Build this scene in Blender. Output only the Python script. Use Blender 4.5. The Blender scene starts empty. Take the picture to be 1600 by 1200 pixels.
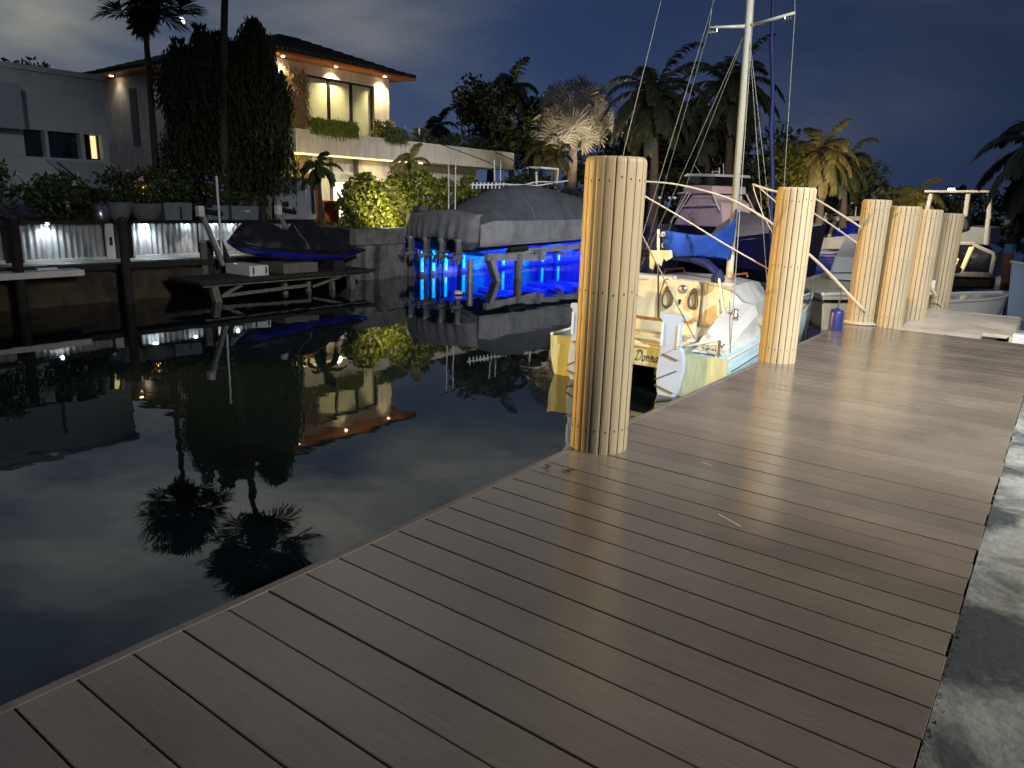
import bpy, math, random
from mathutils import Vector, Matrix
R = math.radians
rnd = random.Random(7)
S = bpy.context.scene
COL = S.collection

# ------------------------------------------------------------------ camera
CAM_H = 1.24
F_PX = 1155.0
def _n(v): return v.normalized()
_down = _n(Vector((-150.0, 4600.0, F_PX)))
_vp = Vector((883.0, -261.0, F_PX))
_Y = _n(_vp - _down * _vp.dot(_down)); _Z = -_down; _X = _Y.cross(_Z)
cam = bpy.data.cameras.new("camera"); camo = bpy.data.objects.new("camera", cam); COL.objects.link(camo)
cam.sensor_width = 36.0; cam.lens = 36.0 * F_PX / 1600.0; cam.clip_start = 0.05; cam.clip_end = 2000
right = Vector((_X.x, _Y.x, _Z.x)); dn = Vector((_X.y, _Y.y, _Z.y)); fw = Vector((_X.z, _Y.z, _Z.z))
M4 = Matrix((( right.x, -dn.x, -fw.x, 0), (right.y, -dn.y, -fw.y, 0), (right.z, -dn.z, -fw.z, CAM_H), (0, 0, 0, 1)))
camo.matrix_world = M4
S.camera = camo

# survey helpers: a sighting line from the tripod meets a known plane of the place
def ray(px, py): return right * (px - 800) + dn * (py - 600) + fw * F_PX
def at_x(px, py, X): d = ray(px, py); return d * (X / d.x) + Vector((0, 0, CAM_H))
def at_y(px, py, Yv): d = ray(px, py); return d * (Yv / d.y) + Vector((0, 0, CAM_H))
def at_z(px, py, Zv): d = ray(px, py); return d * ((Zv - CAM_H) / d.z) + Vector((0, 0, CAM_H))

# ------------------------------------------------------------------ render / view
S.render.engine = 'CYCLES'
S.view_settings.view_transform = 'Standard'; S.view_settings.look = 'None'
S.view_settings.exposure = 0.4; S.view_settings.gamma = 1.0
S.cycles.use_denoising = True
S.cycles.max_bounces = 6; S.cycles.diffuse_bounces = 3; S.cycles.glossy_bounces = 3
S.cycles.transmission_bounces = 3; S.cycles.sample_clamp_indirect = 4.0
S.cycles.caustics_reflective = False; S.cycles.caustics_refractive = False

# ------------------------------------------------------------------ sky
W = bpy.data.worlds.new("World"); S.world = W; W.use_nodes = True
nt = W.node_tree; nt.nodes.clear(); N = nt.nodes.new; L = nt.links.new
geo = N('ShaderNodeTexCoord')
sep = N('ShaderNodeSeparateXYZ'); L(geo.outputs['Generated'], sep.inputs[0])
mp = N('ShaderNodeMapping'); mp.inputs['Scale'].default_value = (1.0, 1.0, 2.6); L(geo.outputs['Generated'], mp.inputs[0])
nz = N('ShaderNodeTexNoise'); nz.inputs['Scale'].default_value = 2.6; nz.inputs['Detail'].default_value = 4.5
nz.inputs['Roughness'].default_value = .5; nz.inputs['Distortion'].default_value = .35; L(mp.outputs[0], nz.inputs['Vector'])
cr = N('ShaderNodeMapRange'); cr.inputs['From Min'].default_value = .40; cr.inputs['From Max'].default_value = .66; cr.clamp = True
L(nz.outputs['Fac'], cr.inputs['Value'])
# cloud bank lies to the west (-X) and overhead
msk = N('ShaderNodeMapRange'); msk.interpolation_type = 'SMOOTHSTEP'; msk.inputs['From Min'].default_value = -.52; msk.inputs['From Max'].default_value = -.86
L(sep.outputs['X'], msk.inputs['Value'])
hi = N('ShaderNodeMapRange'); hi.interpolation_type = 'SMOOTHSTEP'; hi.inputs['From Min'].default_value = .22; hi.inputs['From Max'].default_value = .5; hi.inputs['To Max'].default_value = 1.0
L(sep.outputs['Z'], hi.inputs['Value'])
west = N('ShaderNodeMapRange'); west.interpolation_type = 'SMOOTHSTEP'; west.inputs['From Min'].default_value = -.15; west.inputs['From Max'].default_value = -.5; L(sep.outputs['X'], west.inputs['Value'])
hw_ = N('ShaderNodeMath'); hw_.operation = 'MULTIPLY'; L(hi.outputs[0], hw_.inputs[0]); 
top = N('ShaderNodeMapRange'); top.interpolation_type = 'SMOOTHSTEP'; top.inputs['From Min'].default_value = .72; top.inputs['From Max'].default_value = .46; L(sep.outputs['Z'], top.inputs['Value'])
wt = N('ShaderNodeMath'); wt.operation = 'MULTIPLY'; L(west.outputs[0], wt.inputs[0]); L(top.outputs[0], wt.inputs[1]); L(wt.outputs[0], hw_.inputs[1])
mx = N('ShaderNodeMath'); mx.operation = 'MAXIMUM'; mk2 = N('ShaderNodeMath'); mk2.operation = 'MULTIPLY'; L(msk.outputs[0], mk2.inputs[0]); L(top.outputs[0], mk2.inputs[1]); L(mk2.outputs[0], mx.inputs[0]); L(hw_.outputs[0], mx.inputs[1])
cov = N('ShaderNodeMath'); cov.operation = 'MULTIPLY_ADD'; cov.inputs[1].default_value = .55; cov.inputs[2].default_value = .45; L(cr.outputs[0], cov.inputs[0])
cm = N('ShaderNodeMath'); cm.operation = 'MULTIPLY'; L(mx.outputs[0], cm.inputs[0]); L(cov.outputs[0], cm.inputs[1])
thin = N('ShaderNodeMath'); thin.operation = 'MULTIPLY_ADD'; thin.inputs[1].default_value = .09; L(cr.outputs[0], thin.inputs[0]); L(cm.outputs[0], thin.inputs[2])
thin.use_clamp = True
hs = N('ShaderNodeMix'); hs.data_type = 'RGBA'; hs.blend_type = 'MULTIPLY'; hs.inputs[0].default_value = 1.0
# dusk gradient: deeper blue to the north-west, greyer and darker to the east
gx = N('ShaderNodeMapRange'); gx.interpolation_type = 'SMOOTHSTEP'; gx.inputs['From Min'].default_value = -.75; gx.inputs['From Max'].default_value = .1; L(sep.outputs['X'], gx.inputs['Value'])
gm = N('ShaderNodeMix'); gm.data_type = 'RGBA'; L(gx.outputs[0], gm.inputs[0]); gm.inputs[6].default_value = (.021 / .15, .040 / .15, .104 / .15, 1); gm.inputs[7].default_value = (.0135 / .15, .0215 / .15, .049 / .15, 1)
gz = N('ShaderNodeMapRange'); gz.inputs['From Min'].default_value = .0; gz.inputs['From Max'].default_value = .45; gz.inputs['To Min'].default_value = 1.05; gz.inputs['To Max'].default_value = .55; L(sep.outputs['Z'], gz.inputs['Value'])
L(gm.outputs[2], hs.inputs[6]); L(gz.outputs[0], hs.inputs[7])
ccol = N('ShaderNodeMix'); ccol.data_type = 'RGBA'; L(cr.outputs[0], ccol.inputs[0])
SKY_K = 0.15
ccol.inputs[6].default_value = (.075 / SKY_K, .092 / SKY_K, .115 / SKY_K, 1)
ccol.inputs[7].default_value = (.205 / SKY_K, .205 / SKY_K, .18 / SKY_K, 1)
bank = N('ShaderNodeMapRange'); bank.interpolation_type = 'SMOOTHSTEP'; bank.inputs['From Min'].default_value = .22; bank.inputs['From Max'].default_value = .42; bank.inputs['To Min'].default_value = 1.0; bank.inputs['To Max'].default_value = 2.2
L(sep.outputs['Z'], bank.inputs['Value'])
cb2 = N('ShaderNodeMix'); cb2.data_type = 'RGBA'; cb2.blend_type = 'MULTIPLY'; cb2.inputs[0].default_value = 1.0; L(ccol.outputs[2], cb2.inputs[6]); L(bank.outputs[0], cb2.inputs[7])
cmix = N('ShaderNodeMix'); cmix.data_type = 'RGBA'; L(thin.outputs[0], cmix.inputs[0]); L(hs.outputs[2], cmix.inputs[6]); L(cb2.outputs[2], cmix.inputs[7])
bg = N('ShaderNodeBackground'); bg.inputs['Strength'].default_value = SKY_K; L(cmix.outputs[2], bg.inputs['Color'])
out = N('ShaderNodeOutputWorld'); L(bg.outputs[0], out.inputs[0])

# ------------------------------------------------------------------ outside the frame: inferred flood and amber lamps, added fill spots
def lamp(kind, name, loc, energy, col, aim=None, size=.1, angle=60, blend=.5):
    d = bpy.data.lights.new(name, kind); d.energy = energy; d.color = col
    d.shadow_soft_size = size
    if kind == 'SPOT': d.spot_size = R(angle); d.spot_blend = blend
    o = bpy.data.objects.new(name, d); COL.objects.link(o); o.location = loc
    if aim is not None: o.rotation_euler = (Vector(aim) - Vector(loc)).to_track_quat('-Z', 'Y').to_euler()
    return o
# cool white flood high on the house wall right of the walkway, aimed along the dock
lamp('SPOT', 'flood_lamp', (4.4, 3.4, 5.8), 4500, (.98, .98, .97), aim=(-2.4, 8.6, -.2), size=.12, angle=78, blend=1.0)
# amber dock lamp on the far bank, left of the frame
lamp('SPOT', 'amber_lamp', (-12.0, 2.4, .9), 4600, (1.0, .57, .13), aim=(-2.0, 6.0, .7), size=.15, angle=46, blend=.6)
# added warm spot right of the dock, evens out the near boards
lamp('SPOT', 'deck_fill', (4.3, 5.0, 3.8), 1250, (1.0, .93, .80), aim=(-.5, 3.5, 0), size=.15, angle=92, blend=1.0)
# added warm spot behind the camera, brightens the piling fronts
lamp('SPOT', 'piling_fill', (1.6, -3.5, 2.4), 1700, (1.0, .82, .52), aim=(-2.3, 9.0, .75), size=.15, angle=27, blend=.9)
# added narrow spot behind the camera, lifts the pale house facade
lamp('SPOT', 'house_fill', (4.0, -6.0, 7.0), 1700, (.92, .96, 1.0), aim=(-19.0, 5.5, 2.6), size=.2, angle=17, blend=.9)
# added spot from the near side, lights the covered boat across the canal
lamp('SPOT', 'far_bank_fill', (5.0, 11.0, 5.5), 6200, (.95, .96, 1.0), aim=(-13.0, 17.2, .6), size=.15, angle=25, blend=.8)

# ------------------------------------------------------------------ tagging
def tag(o, label=None, cat=None, group=None, kind=None):
    if label: o['label'] = label
    if cat: o['category'] = cat
    if group: o['group'] = group
    if kind: o['kind'] = kind
    return o
def thing(name, label, cat, loc=(0, 0, 0), rz=0, group=None):
    o = bpy.data.objects.new(name, None); COL.objects.link(o); o.location = loc; o.rotation_euler = (0, 0, rz)
    o.empty_display_size = .1
    return tag(o, label, cat, group)
def copy_tree(o, parent=None):
    c = o.copy(); COL.objects.link(c)
    if parent: c.parent = parent
    for ch in list(o.children): copy_tree(ch, c)
    return c

# ------------------------------------------------------------------ mesh builder
class MB:
    def __init__(s): s.v = []; s.f = []
    def add(s, vs, fs):
        k = len(s.v); s.v += [tuple(p) for p in vs]; s.f += [tuple(i + k for i in f) for f in fs]; return s
    def box(s, c, d, rz=0, rot=None):
        x, y, z = d[0] / 2, d[1] / 2, d[2] / 2
        m = rot if rot is not None else Matrix.Rotation(rz, 3, 'Z')
        P = [Vector(c) + m @ Vector(p) for p in ((-x, -y, -z), (x, -y, -z), (x, y, -z), (-x, y, -z), (-x, -y, z), (x, -y, z), (x, y, z), (-x, y, z))]
        return s.add(P, [(0, 3, 2, 1), (4, 5, 6, 7), (0, 1, 5, 4), (1, 2, 6, 5), (2, 3, 7, 6), (3, 0, 4, 7)])
    def bb(s, a, b):
        return s.box([(a[i] + b[i]) / 2 for i in range(3)], [abs(b[i] - a[i]) for i in range(3)])
    def frame(s, d):
        d = d.normalized(); u = Vector((0, 0, 1)) if abs(d.z) < .95 else Vector((1, 0, 0))
        a = d.cross(u).normalized(); return a, a.cross(d).normalized()
    def bar(s, p, q, w, h):
        p, q = Vector(p), Vector(q); a, b = s.frame(q - p)
        P = [c + a * x * w / 2 + b * y * h / 2 for c in (p, q) for x, y in ((-1, -1), (1, -1), (1, 1), (-1, 1))]
        return s.add(P, [(0, 1, 2, 3), (7, 6, 5, 4), (0, 4, 5, 1), (1, 5, 6, 2), (2, 6, 7, 3), (3, 7, 4, 0)])
    def tube(s, pts, r, n=8, cap=True):
        pts = [Vector(p) for p in pts]; rs = r if isinstance(r, (list, tuple)) else [r] * len(pts)
        vs = []; fs = []
        for i, p in enumerate(pts):
            d = pts[min(i + 1, len(pts) - 1)] - pts[max(i - 1, 0)]
            a, b = s.frame(d)
            for k in range(n):
                t = 2 * math.pi * k / n; vs.append(p + (a * math.cos(t) + b * math.sin(t)) * rs[i])
        for i in range(len(pts) - 1):
            for k in range(n):
                fs.append((i * n + k, i * n + (k + 1) % n, (i + 1) * n + (k + 1) % n, (i + 1) * n + k))
        if cap: fs += [tuple(range(n))[::-1], tuple(range((len(pts) - 1) * n, len(pts) * n))]
        return s.add(vs, fs)
    def lathe(s, c, prof, n=20, axis=None):
        c = Vector(c); vs = []; fs = []
        m = Matrix.Identity(3) if axis is None else Vector((0, 0, 1)).rotation_difference(Vector(axis)).to_matrix()
        for r, z in prof:
            for k in range(n):
                t = 2 * math.pi * k / n; vs.append(c + m @ Vector((r * math.cos(t), r * math.sin(t), z)))
        for i in range(len(prof) - 1):
            for k in range(n): fs.append((i * n + k, i * n + (k + 1) % n, (i + 1) * n + (k + 1) % n, (i + 1) * n + k))
        fs += [tuple(range(n))[::-1], tuple(range((len(prof) - 1) * n, len(prof) * n))]
        return s.add(vs, fs)
    def loft(s, secs, closed=False, caps=(False, False)):
        n = len(secs[0]); vs = [p for q in secs for p in q]; fs = []
        m = n if closed else n - 1
        for i in range(len(secs) - 1):
            for k in range(m): fs.append((i * n + k, i * n + (k + 1) % n, (i + 1) * n + (k + 1) % n, (i + 1) * n + k))
        if caps[0]: fs.append(tuple(range(n))[::-1])
        if caps[1]: fs.append(tuple(range((len(secs) - 1) * n, len(secs) * n)))
        return s.add(vs, fs)
    def prism(s, poly, off):
        n = len(poly); off = Vector(off); P = [Vector(p) for p in poly]
        return s.add(P + [p + off for p in P], [tuple(range(n))[::-1], tuple(range(n, 2 * n))] + [(i, (i + 1) % n, n + (i + 1) % n, n + i) for i in range(n)])
    def quad(s, a, b, c, d): return s.add([a, b, c, d], [(0, 1, 2, 3)])
    def leaf(s, p, d, u, L_, w):
        d = d * L_; u = u * (w / 2)
        return s.add([p, p + d * .45 + u, p + d, p + d * .45 - u], [(0, 1, 2, 3)])
    def build(s, name, m, parent=None, smooth=False, bevel=0, solid=0):
        me = bpy.data.meshes.new(name); me.from_pydata(s.v, [], s.f); me.update()
        if m: me.materials.append(m)
        if smooth: me.polygons.foreach_set('use_smooth', [True] * len(me.polygons))
        o = bpy.data.objects.new(name, me); COL.objects.link(o)
        if parent: o.parent = parent
        if solid:
            q = o.modifiers.new('solid', 'SOLIDIFY'); q.thickness = solid; q.offset = 0
        if bevel:
            b = o.modifiers.new('bevel', 'BEVEL'); b.width = bevel; b.segments = 2; b.limit_method = 'ANGLE'; b.angle_limit = R(40)
        return o

def rv(r=rnd):
    while True:
        v = Vector((r.uniform(-1, 1), r.uniform(-1, 1), r.uniform(-1, 1)))
        if .05 < v.length < 1: return v.normalized()

# ------------------------------------------------------------------ materials
def mat(name, col, rough=.5, metal=0, var=.0, scale=6, stretch=(1, 1, 1), bump=0, bscale=40, coords='Object', col2=None, spec=.5, rvar=0, island=0, coat=0, emit=None, estr=0, trans=0, lo=.35, hi=.65):
    m = bpy.data.materials.new(name); m.use_nodes = True; t = m.node_tree; b = t.nodes['Principled BSDF']
    N = t.nodes.new; L = t.links.new
    b.inputs['Base Color'].default_value = (*col, 1); b.inputs['Roughness'].default_value = rough; b.inputs['Metallic'].default_value = metal
    b.inputs['Specular IOR Level'].default_value = spec
    if coat: b.inputs['Coat Weight'].default_value = coat; b.inputs['Coat Roughness'].default_value = .1
    if emit: b.inputs['Emission Color'].default_value = (*emit, 1); b.inputs['Emission Strength'].default_value = estr
    tc = N('ShaderNodeTexCoord'); mp = N('ShaderNodeMapping'); mp.inputs['Scale'].default_value = stretch; L(tc.outputs[coords], mp.inputs[0])
    src = None
    if var or col2 or rvar:
        n = N('ShaderNodeTexNoise'); n.inputs['Scale'].default_value = scale; n.inputs['Detail'].default_value = 6; n.inputs['Roughness'].default_value = .6
        L(mp.outputs[0], n.inputs['Vector'])
        r = N('ShaderNodeMapRange'); r.inputs['From Min'].default_value = lo; r.inputs['From Max'].default_value = hi; L(n.outputs['Fac'], r.inputs['Value'])
        x = N('ShaderNodeMix'); x.data_type = 'RGBA'; L(r.outputs[0], x.inputs[0])
        c2 = col2 or tuple(c * (1 + var) for c in col); c1 = col if col2 else tuple(c * (1 - var) for c in col)
        x.inputs[6].default_value = (*c1, 1); x.inputs[7].default_value = (*c2, 1)
        src = x.outputs[2]
        if rvar:
            q = N('ShaderNodeMapRange'); q.inputs['From Min'].default_value = .3; q.inputs['From Max'].default_value = .7
            q.inputs['To Min'].default_value = rough - rvar; q.inputs['To Max'].default_value = rough + rvar
            L(n.outputs['Fac'], q.inputs['Value']); L(q.outputs[0], b.inputs['Roughness'])
    if island:
        g = N('ShaderNodeNewGeometry'); h = N('ShaderNodeMapRange'); h.inputs['To Min'].default_value = 1 - island; h.inputs['To Max'].default_value = 1 + island
        L(g.outputs['Random Per Island'], h.inputs['Value'])
        y = N('ShaderNodeMix'); y.data_type = 'RGBA'; y.blend_type = 'MULTIPLY'; y.inputs[0].default_value = 1
        if src: L(src, y.inputs[6])
        else: y.inputs[6].default_value = (*col, 1)
        L(h.outputs[0], y.inputs[7]); src = y.outputs[2]
    if src: L(src, b.inputs['Base Color'])
    if bump:
        n2 = N('ShaderNodeTexNoise'); n2.inputs['Scale'].default_value = bscale; n2.inputs['Detail'].default_value = 5; L(mp.outputs[0], n2.inputs['Vector'])
        bp = N('ShaderNodeBump'); bp.inputs['Strength'].default_value = bump; bp.inputs['Distance'].default_value = .02; L(n2.outputs['Fac'], bp.inputs['Height']); L(bp.outputs[0], b.inputs['Normal'])
    return m
def glow(name, col, k):
    m = bpy.data.materials.new(name); m.use_nodes = True; b = m.node_tree.nodes['Principled BSDF']
    b.inputs['Base Color'].default_value = (.8, .8, .8, 1); b.inputs['Emission Color'].default_value = (*col, 1); b.inputs['Emission Strength'].default_value = k
    return m

M = {}
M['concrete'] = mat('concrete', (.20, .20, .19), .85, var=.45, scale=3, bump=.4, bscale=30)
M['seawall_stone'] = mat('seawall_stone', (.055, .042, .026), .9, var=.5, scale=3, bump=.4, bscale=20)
M['stucco'] = mat('stucco', (.62, .58, .50), .85, var=.14, scale=3, stretch=(2, 2, .5), bump=.15, bscale=60)
M['white_stucco'] = mat('white_stucco', (.46, .50, .52), .8, var=.08, scale=1.5, bump=.1, bscale=60)
M['grey_stucco'] = mat('grey_stucco', (.33, .36, .40), .8, var=.08, scale=1.5, bump=.1, bscale=60)
M['roof_tile'] = mat('roof_tile', (.035, .03, .028), .7, var=.4, scale=8, bump=.5, bscale=20)
M['cedar'] = mat('cedar', (.66, .22, .06), .5, var=.25, scale=4, stretch=(20, 1, 20))
M['dark_frame'] = mat('dark_frame', (.012, .012, .014), .4)
M['dark_wood'] = mat('dark_wood', (.02, .017, .015), .8, var=.4, scale=8, stretch=(4, 4, 1), bump=.4)
M['grey_wood'] = mat('grey_wood', (.16, .145, .12), .8, var=.35, scale=6, stretch=(4, 4, 1), bump=.4)
M['glass_dark'] = mat('glass_dark', (.012, .014, .018), .06, spec=.8)
M['blind'] = mat('blind', (.62, .65, .44), .25, var=.12, scale=1.2, coat=.5)
M['bark'] = mat('bark', (.05, .04, .03), .9, var=.4, scale=10, bump=.6)
M['palm_bark'] = mat('palm_bark', (.10, .08, .06), .9, var=.3, scale=3, stretch=(1, 1, 8), bump=.6, bscale=12)
M['red_bark'] = mat('red_bark', (.30, .12, .05), .8, var=.3, scale=3, stretch=(1, 1, 8), bump=.4, bscale=12)
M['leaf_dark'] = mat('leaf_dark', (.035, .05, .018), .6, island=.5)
M['leaf_weeping'] = mat('leaf_weeping', (.028, .040, .010), .7, island=.6)
M['leaf_mid'] = mat('leaf_mid', (.06, .09, .025), .5, island=.5)
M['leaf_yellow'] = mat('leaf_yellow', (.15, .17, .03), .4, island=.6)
M['leaf_palm'] = mat('leaf_palm', (.036, .048, .018), .45, island=.4)
M['leaf_olive'] = mat('leaf_olive', (.13, .11, .035), .5, island=.4)
M['leaf_silver'] = mat('leaf_silver', (.20, .185, .15), .5, island=.35)
M['leaf_gold'] = mat('leaf_gold', (.20, .18, .05), .5, island=.4)
M['dry_vine'] = mat('dry_vine', (.28, .19, .11), .8, island=.4)
M['vine_green'] = mat('vine_green', (.16, .20, .02), .5, island=.5)
M['pink_petal'] = mat('pink_petal', (.55, .22, .25), .6, island=.3)
M['violet_petal'] = mat('violet_petal', (.36, .32, .75), .6, island=.3)
M['white_petal'] = mat('white_petal', (.75, .7, .6), .6, island=.1)
M['white_paint'] = mat('white_paint', (.72, .72, .70), .35, var=.08, scale=3)
M['gelcoat'] = mat('gelcoat', (.74, .75, .72), .22, var=.06, scale=3, coat=.3)
M['cream'] = mat('cream', (.74, .67, .47), .35, var=.12, scale=4)
M['teal_gelcoat'] = mat('teal_gelcoat', (.50, .74, .82), .25, var=.15, scale=2.5, stretch=(1, .4, 3), coat=.2)
M['transom_green'] = mat('transom_green', (.62, .66, .42), .35, col2=(.40, .47, .32), scale=5, stretch=(3, 1, .6))
M['rudder_blue'] = mat('rudder_blue', (.43, .56, .80), .35, var=.06, scale=3)
M['alloy'] = mat('alloy', (.66, .66, .56), .35, var=.06, scale=3)
M['wire'] = mat('wire', (.20, .20, .18), .5)
M['steel'] = mat('steel', (.55, .55, .55), .3, metal=.9)
M['black_rubber'] = mat('black_rubber', (.012, .012, .013), .6)
M['rope'] = mat('rope', (.55, .50, .40), .85, bump=.5, bscale=90)
M['dark_rope'] = mat('dark_rope', (.10, .085, .06), .85)
M['sail_blue'] = mat('sail_blue', (.016, .075, .42), .7, var=.2, scale=5, bump=.3, bscale=12)
M['sail_navy'] = mat('sail_navy', (.012, .022, .10), .75, var=.2, scale=6, bump=.3, bscale=12)
M['furl_navy'] = mat('furl_navy', (.012, .02, .12), .7)
M['canvas_grey'] = mat('canvas_grey', (.19, .195, .21), .85, var=.2, scale=3, bump=.6, bscale=6)
M['canvas_dark'] = mat('canvas_dark', (.075, .08, .092), .85, var=.22, scale=2.5, bump=.7, bscale=5)
M['canvas_pink'] = mat('canvas_pink', (.62, .50, .50), .8, var=.1, scale=3, bump=.25, bscale=10)
M['canvas_black'] = mat('canvas_black', (.007, .007, .009), .55, var=.3, scale=6, bump=.9, bscale=7)
M['jet_blue'] = mat('jet_blue', (.02, .02, .42), .25, coat=.5)
M['hull_navy'] = mat('hull_navy', (.007, .008, .016), .3, coat=.2)
M['hull_violet'] = mat('hull_violet', (.26, .26, .75), .3)
M['galv'] = mat('galv', (.32, .33, .34), .5, metal=.4, var=.2, scale=4)
M['planter_grey'] = mat('planter_grey', (.20, .23, .25), .6, var=.12, scale=3)
M['planter_steel'] = mat('planter_steel', (.5, .5, .52), .22, metal=.9)
M['stone_bowl'] = mat('stone_bowl', (.18, .19, .19), .7, var=.2, scale=4)
M['gate_grey'] = mat('gate_grey', (.40, .43, .50), .7, var=.06, scale=2)
M['orange_wood'] = mat('orange_wood', (.42, .14, .03), .5, var=.3, scale=3, stretch=(6, 6, 1))
M['brass'] = mat('brass', (.5, .3, .1), .4, metal=.6)
M['fender_blue'] = mat('fender_blue', (.02, .03, .16), .4)
M['screw'] = mat('screw', (.05, .025, .015), .7)
M['lettering'] = mat('lettering', (.03, .03, .03), .5)
M['soil'] = mat('soil', (.02, .017, .012), .95)
M['grit'] = mat('grit', (.09, .085, .075), .9, island=.5)
M['twig'] = mat('twig', (.03, .025, .02), .9)
M['rust_post'] = mat('rust_post', (.22, .10, .06), .85, var=.4, scale=6)
M['blue_band'] = mat('blue_band', (.10, .28, .50), .6)
M['cool_lamp'] = glow('cool_lamp', (.80, .95, 1.0), 60)
M['warm_lamp'] = glow('warm_lamp', (1.0, .80, .50), 30)
M['ember'] = glow('ember', (1.0, .42, .06), 1.6)
M['lit_room'] = glow('lit_room', (1.0, .74, .34), .9)
M['lit_room_cool'] = glow('lit_room_cool', (1.0, .86, .62), 1.0)
M['cove'] = glow('cove', (1.0, .80, .32), 1.1)
M['blue_led'] = glow('blue_led', (.0, .17, 1.0), 4)
M['lilac_led'] = glow('lilac_led', (.7, .72, 1.0), .35)
M['window_glint'] = glow('window_glint', (1.0, .62, .12), .8)
M['moon'] = glow('moon', (1.0, .97, .92), 2.5)

# decking: brushed brown composite, wet film in patches
def deck_mat(name, c, r0, r1):
    m = bpy.data.materials.new(name); m.use_nodes = True; t = m.node_tree; b = t.nodes['Principled BSDF']; N = t.nodes.new; L = t.links.new
    tc = N('ShaderNodeTexCoord'); sp = N('ShaderNodeSeparateXYZ'); L(tc.outputs['Object'], sp.inputs[0])
    dv = N('ShaderNodeMath'); dv.operation = 'MULTIPLY_ADD'; dv.inputs[1].default_value = 1 / .1445; dv.inputs[2].default_value = -.687 / .1445 + 20; L(sp.outputs['Y'], dv.inputs[0])
    fl = N('ShaderNodeMath'); fl.operation = 'FLOOR'; L(dv.outputs[0], fl.inputs[0])
    wn = N('ShaderNodeTexWhiteNoise'); wn.noise_dimensions = '1D'; L(fl.outputs[0], wn.inputs['W'])
    mp = N('ShaderNodeMapping'); mp.inputs['Scale'].default_value = (3, 60, 3); L(tc.outputs['Object'], mp.inputs[0])
    cb = N('ShaderNodeCombineXYZ'); L(wn.outputs['Value'], cb.inputs['Z'])
    va = N('ShaderNodeVectorMath'); va.operation = 'MULTIPLY_ADD'; va.inputs[1].default_value = (1, 1, 1); L(mp.outputs[0], va.inputs[0]); L(cb.outputs[0], va.inputs[2])
    n = N('ShaderNodeTexNoise'); n.inputs['Scale'].default_value = 2.2; n.inputs['Detail'].default_value = 8; n.inputs['Roughness'].default_value = .65; n.inputs['Distortion'].default_value = .6; L(va.outputs[0], n.inputs['Vector'])
    rb = N('ShaderNodeMapRange'); rb.inputs['To Min'].default_value = .88; rb.inputs['To Max'].default_value = 1.12; L(wn.outputs['Value'], rb.inputs['Value'])
    rg = N('ShaderNodeMapRange'); rg.inputs['From Min'].default_value = .3; rg.inputs['From Max'].default_value = .7; rg.inputs['To Min'].default_value = .86; rg.inputs['To Max'].default_value = 1.14; L(n.outputs['Fac'], rg.inputs['Value'])
    n3 = N('ShaderNodeTexNoise'); n3.inputs['Scale'].default_value = 1.6; n3.inputs['Detail'].default_value = 4; L(tc.outputs['Object'], n3.inputs['Vector'])
    rs = N('ShaderNodeMapRange'); rs.inputs['From Min'].default_value = .3; rs.inputs['From Max'].default_value = .7; rs.inputs['To Min'].default_value = .85; rs.inputs['To Max'].default_value = 1.15; L(n3.outputs['Fac'], rs.inputs['Value'])
    a = N('ShaderNodeMath'); a.operation = 'MULTIPLY'; L(rb.outputs[0], a.inputs[0]); L(rg.outputs[0], a.inputs[1])
    a2 = N('ShaderNodeMath'); a2.operation = 'MULTIPLY'; L(a.outputs[0], a2.inputs[0]); L(rs.outputs[0], a2.inputs[1])
    x = N('ShaderNodeMix'); x.data_type = 'RGBA'; x.blend_type = 'MULTIPLY'; x.inputs[0].default_value = 1; x.inputs[6].default_value = (*c, 1); L(a2.outputs[0], x.inputs[7]); L(x.outputs[2], b.inputs['Base Color'])
    # worn, drier and wetter patches
    pr = N('ShaderNodeMapRange'); pr.inputs['From Min'].default_value = .38; pr.inputs['From Max'].default_value = .62; pr.inputs['To Min'].default_value = r0; pr.inputs['To Max'].default_value = r1; L(n3.outputs['Fac'], pr.inputs['Value'])
    rp = N('ShaderNodeMath'); rp.operation = 'MULTIPLY_ADD'; rp.inputs[1].default_value = .06; L(rg.outputs[0], rp.inputs[0]); L(pr.outputs[0], rp.inputs[2]); L(rp.outputs[0], b.inputs['Roughness'])
    b.inputs['Specular IOR Level'].default_value = .8
    bp = N('ShaderNodeBump'); bp.inputs['Strength'].default_value = .06; bp.inputs['Distance'].default_value = .003; L(n.outputs['Fac'], bp.inputs['Height']); L(bp.outputs[0], b.inputs['Normal'])
    return m
M['deck'] = deck_mat('deck', (.166, .142, .116), .09, .19)
M['deck_edge'] = deck_mat('deck_edge', (.15, .13, .115), .35, .45)
M['pale_deck'] = deck_mat('pale_deck', (.58, .51, .43), .2, .32)
M['piling_clad'] = mat('piling_clad', (.42, .35, .235), .55, var=.12, scale=4, stretch=(5, 5, .7), island=.10, bump=.12, bscale=30)

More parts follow.
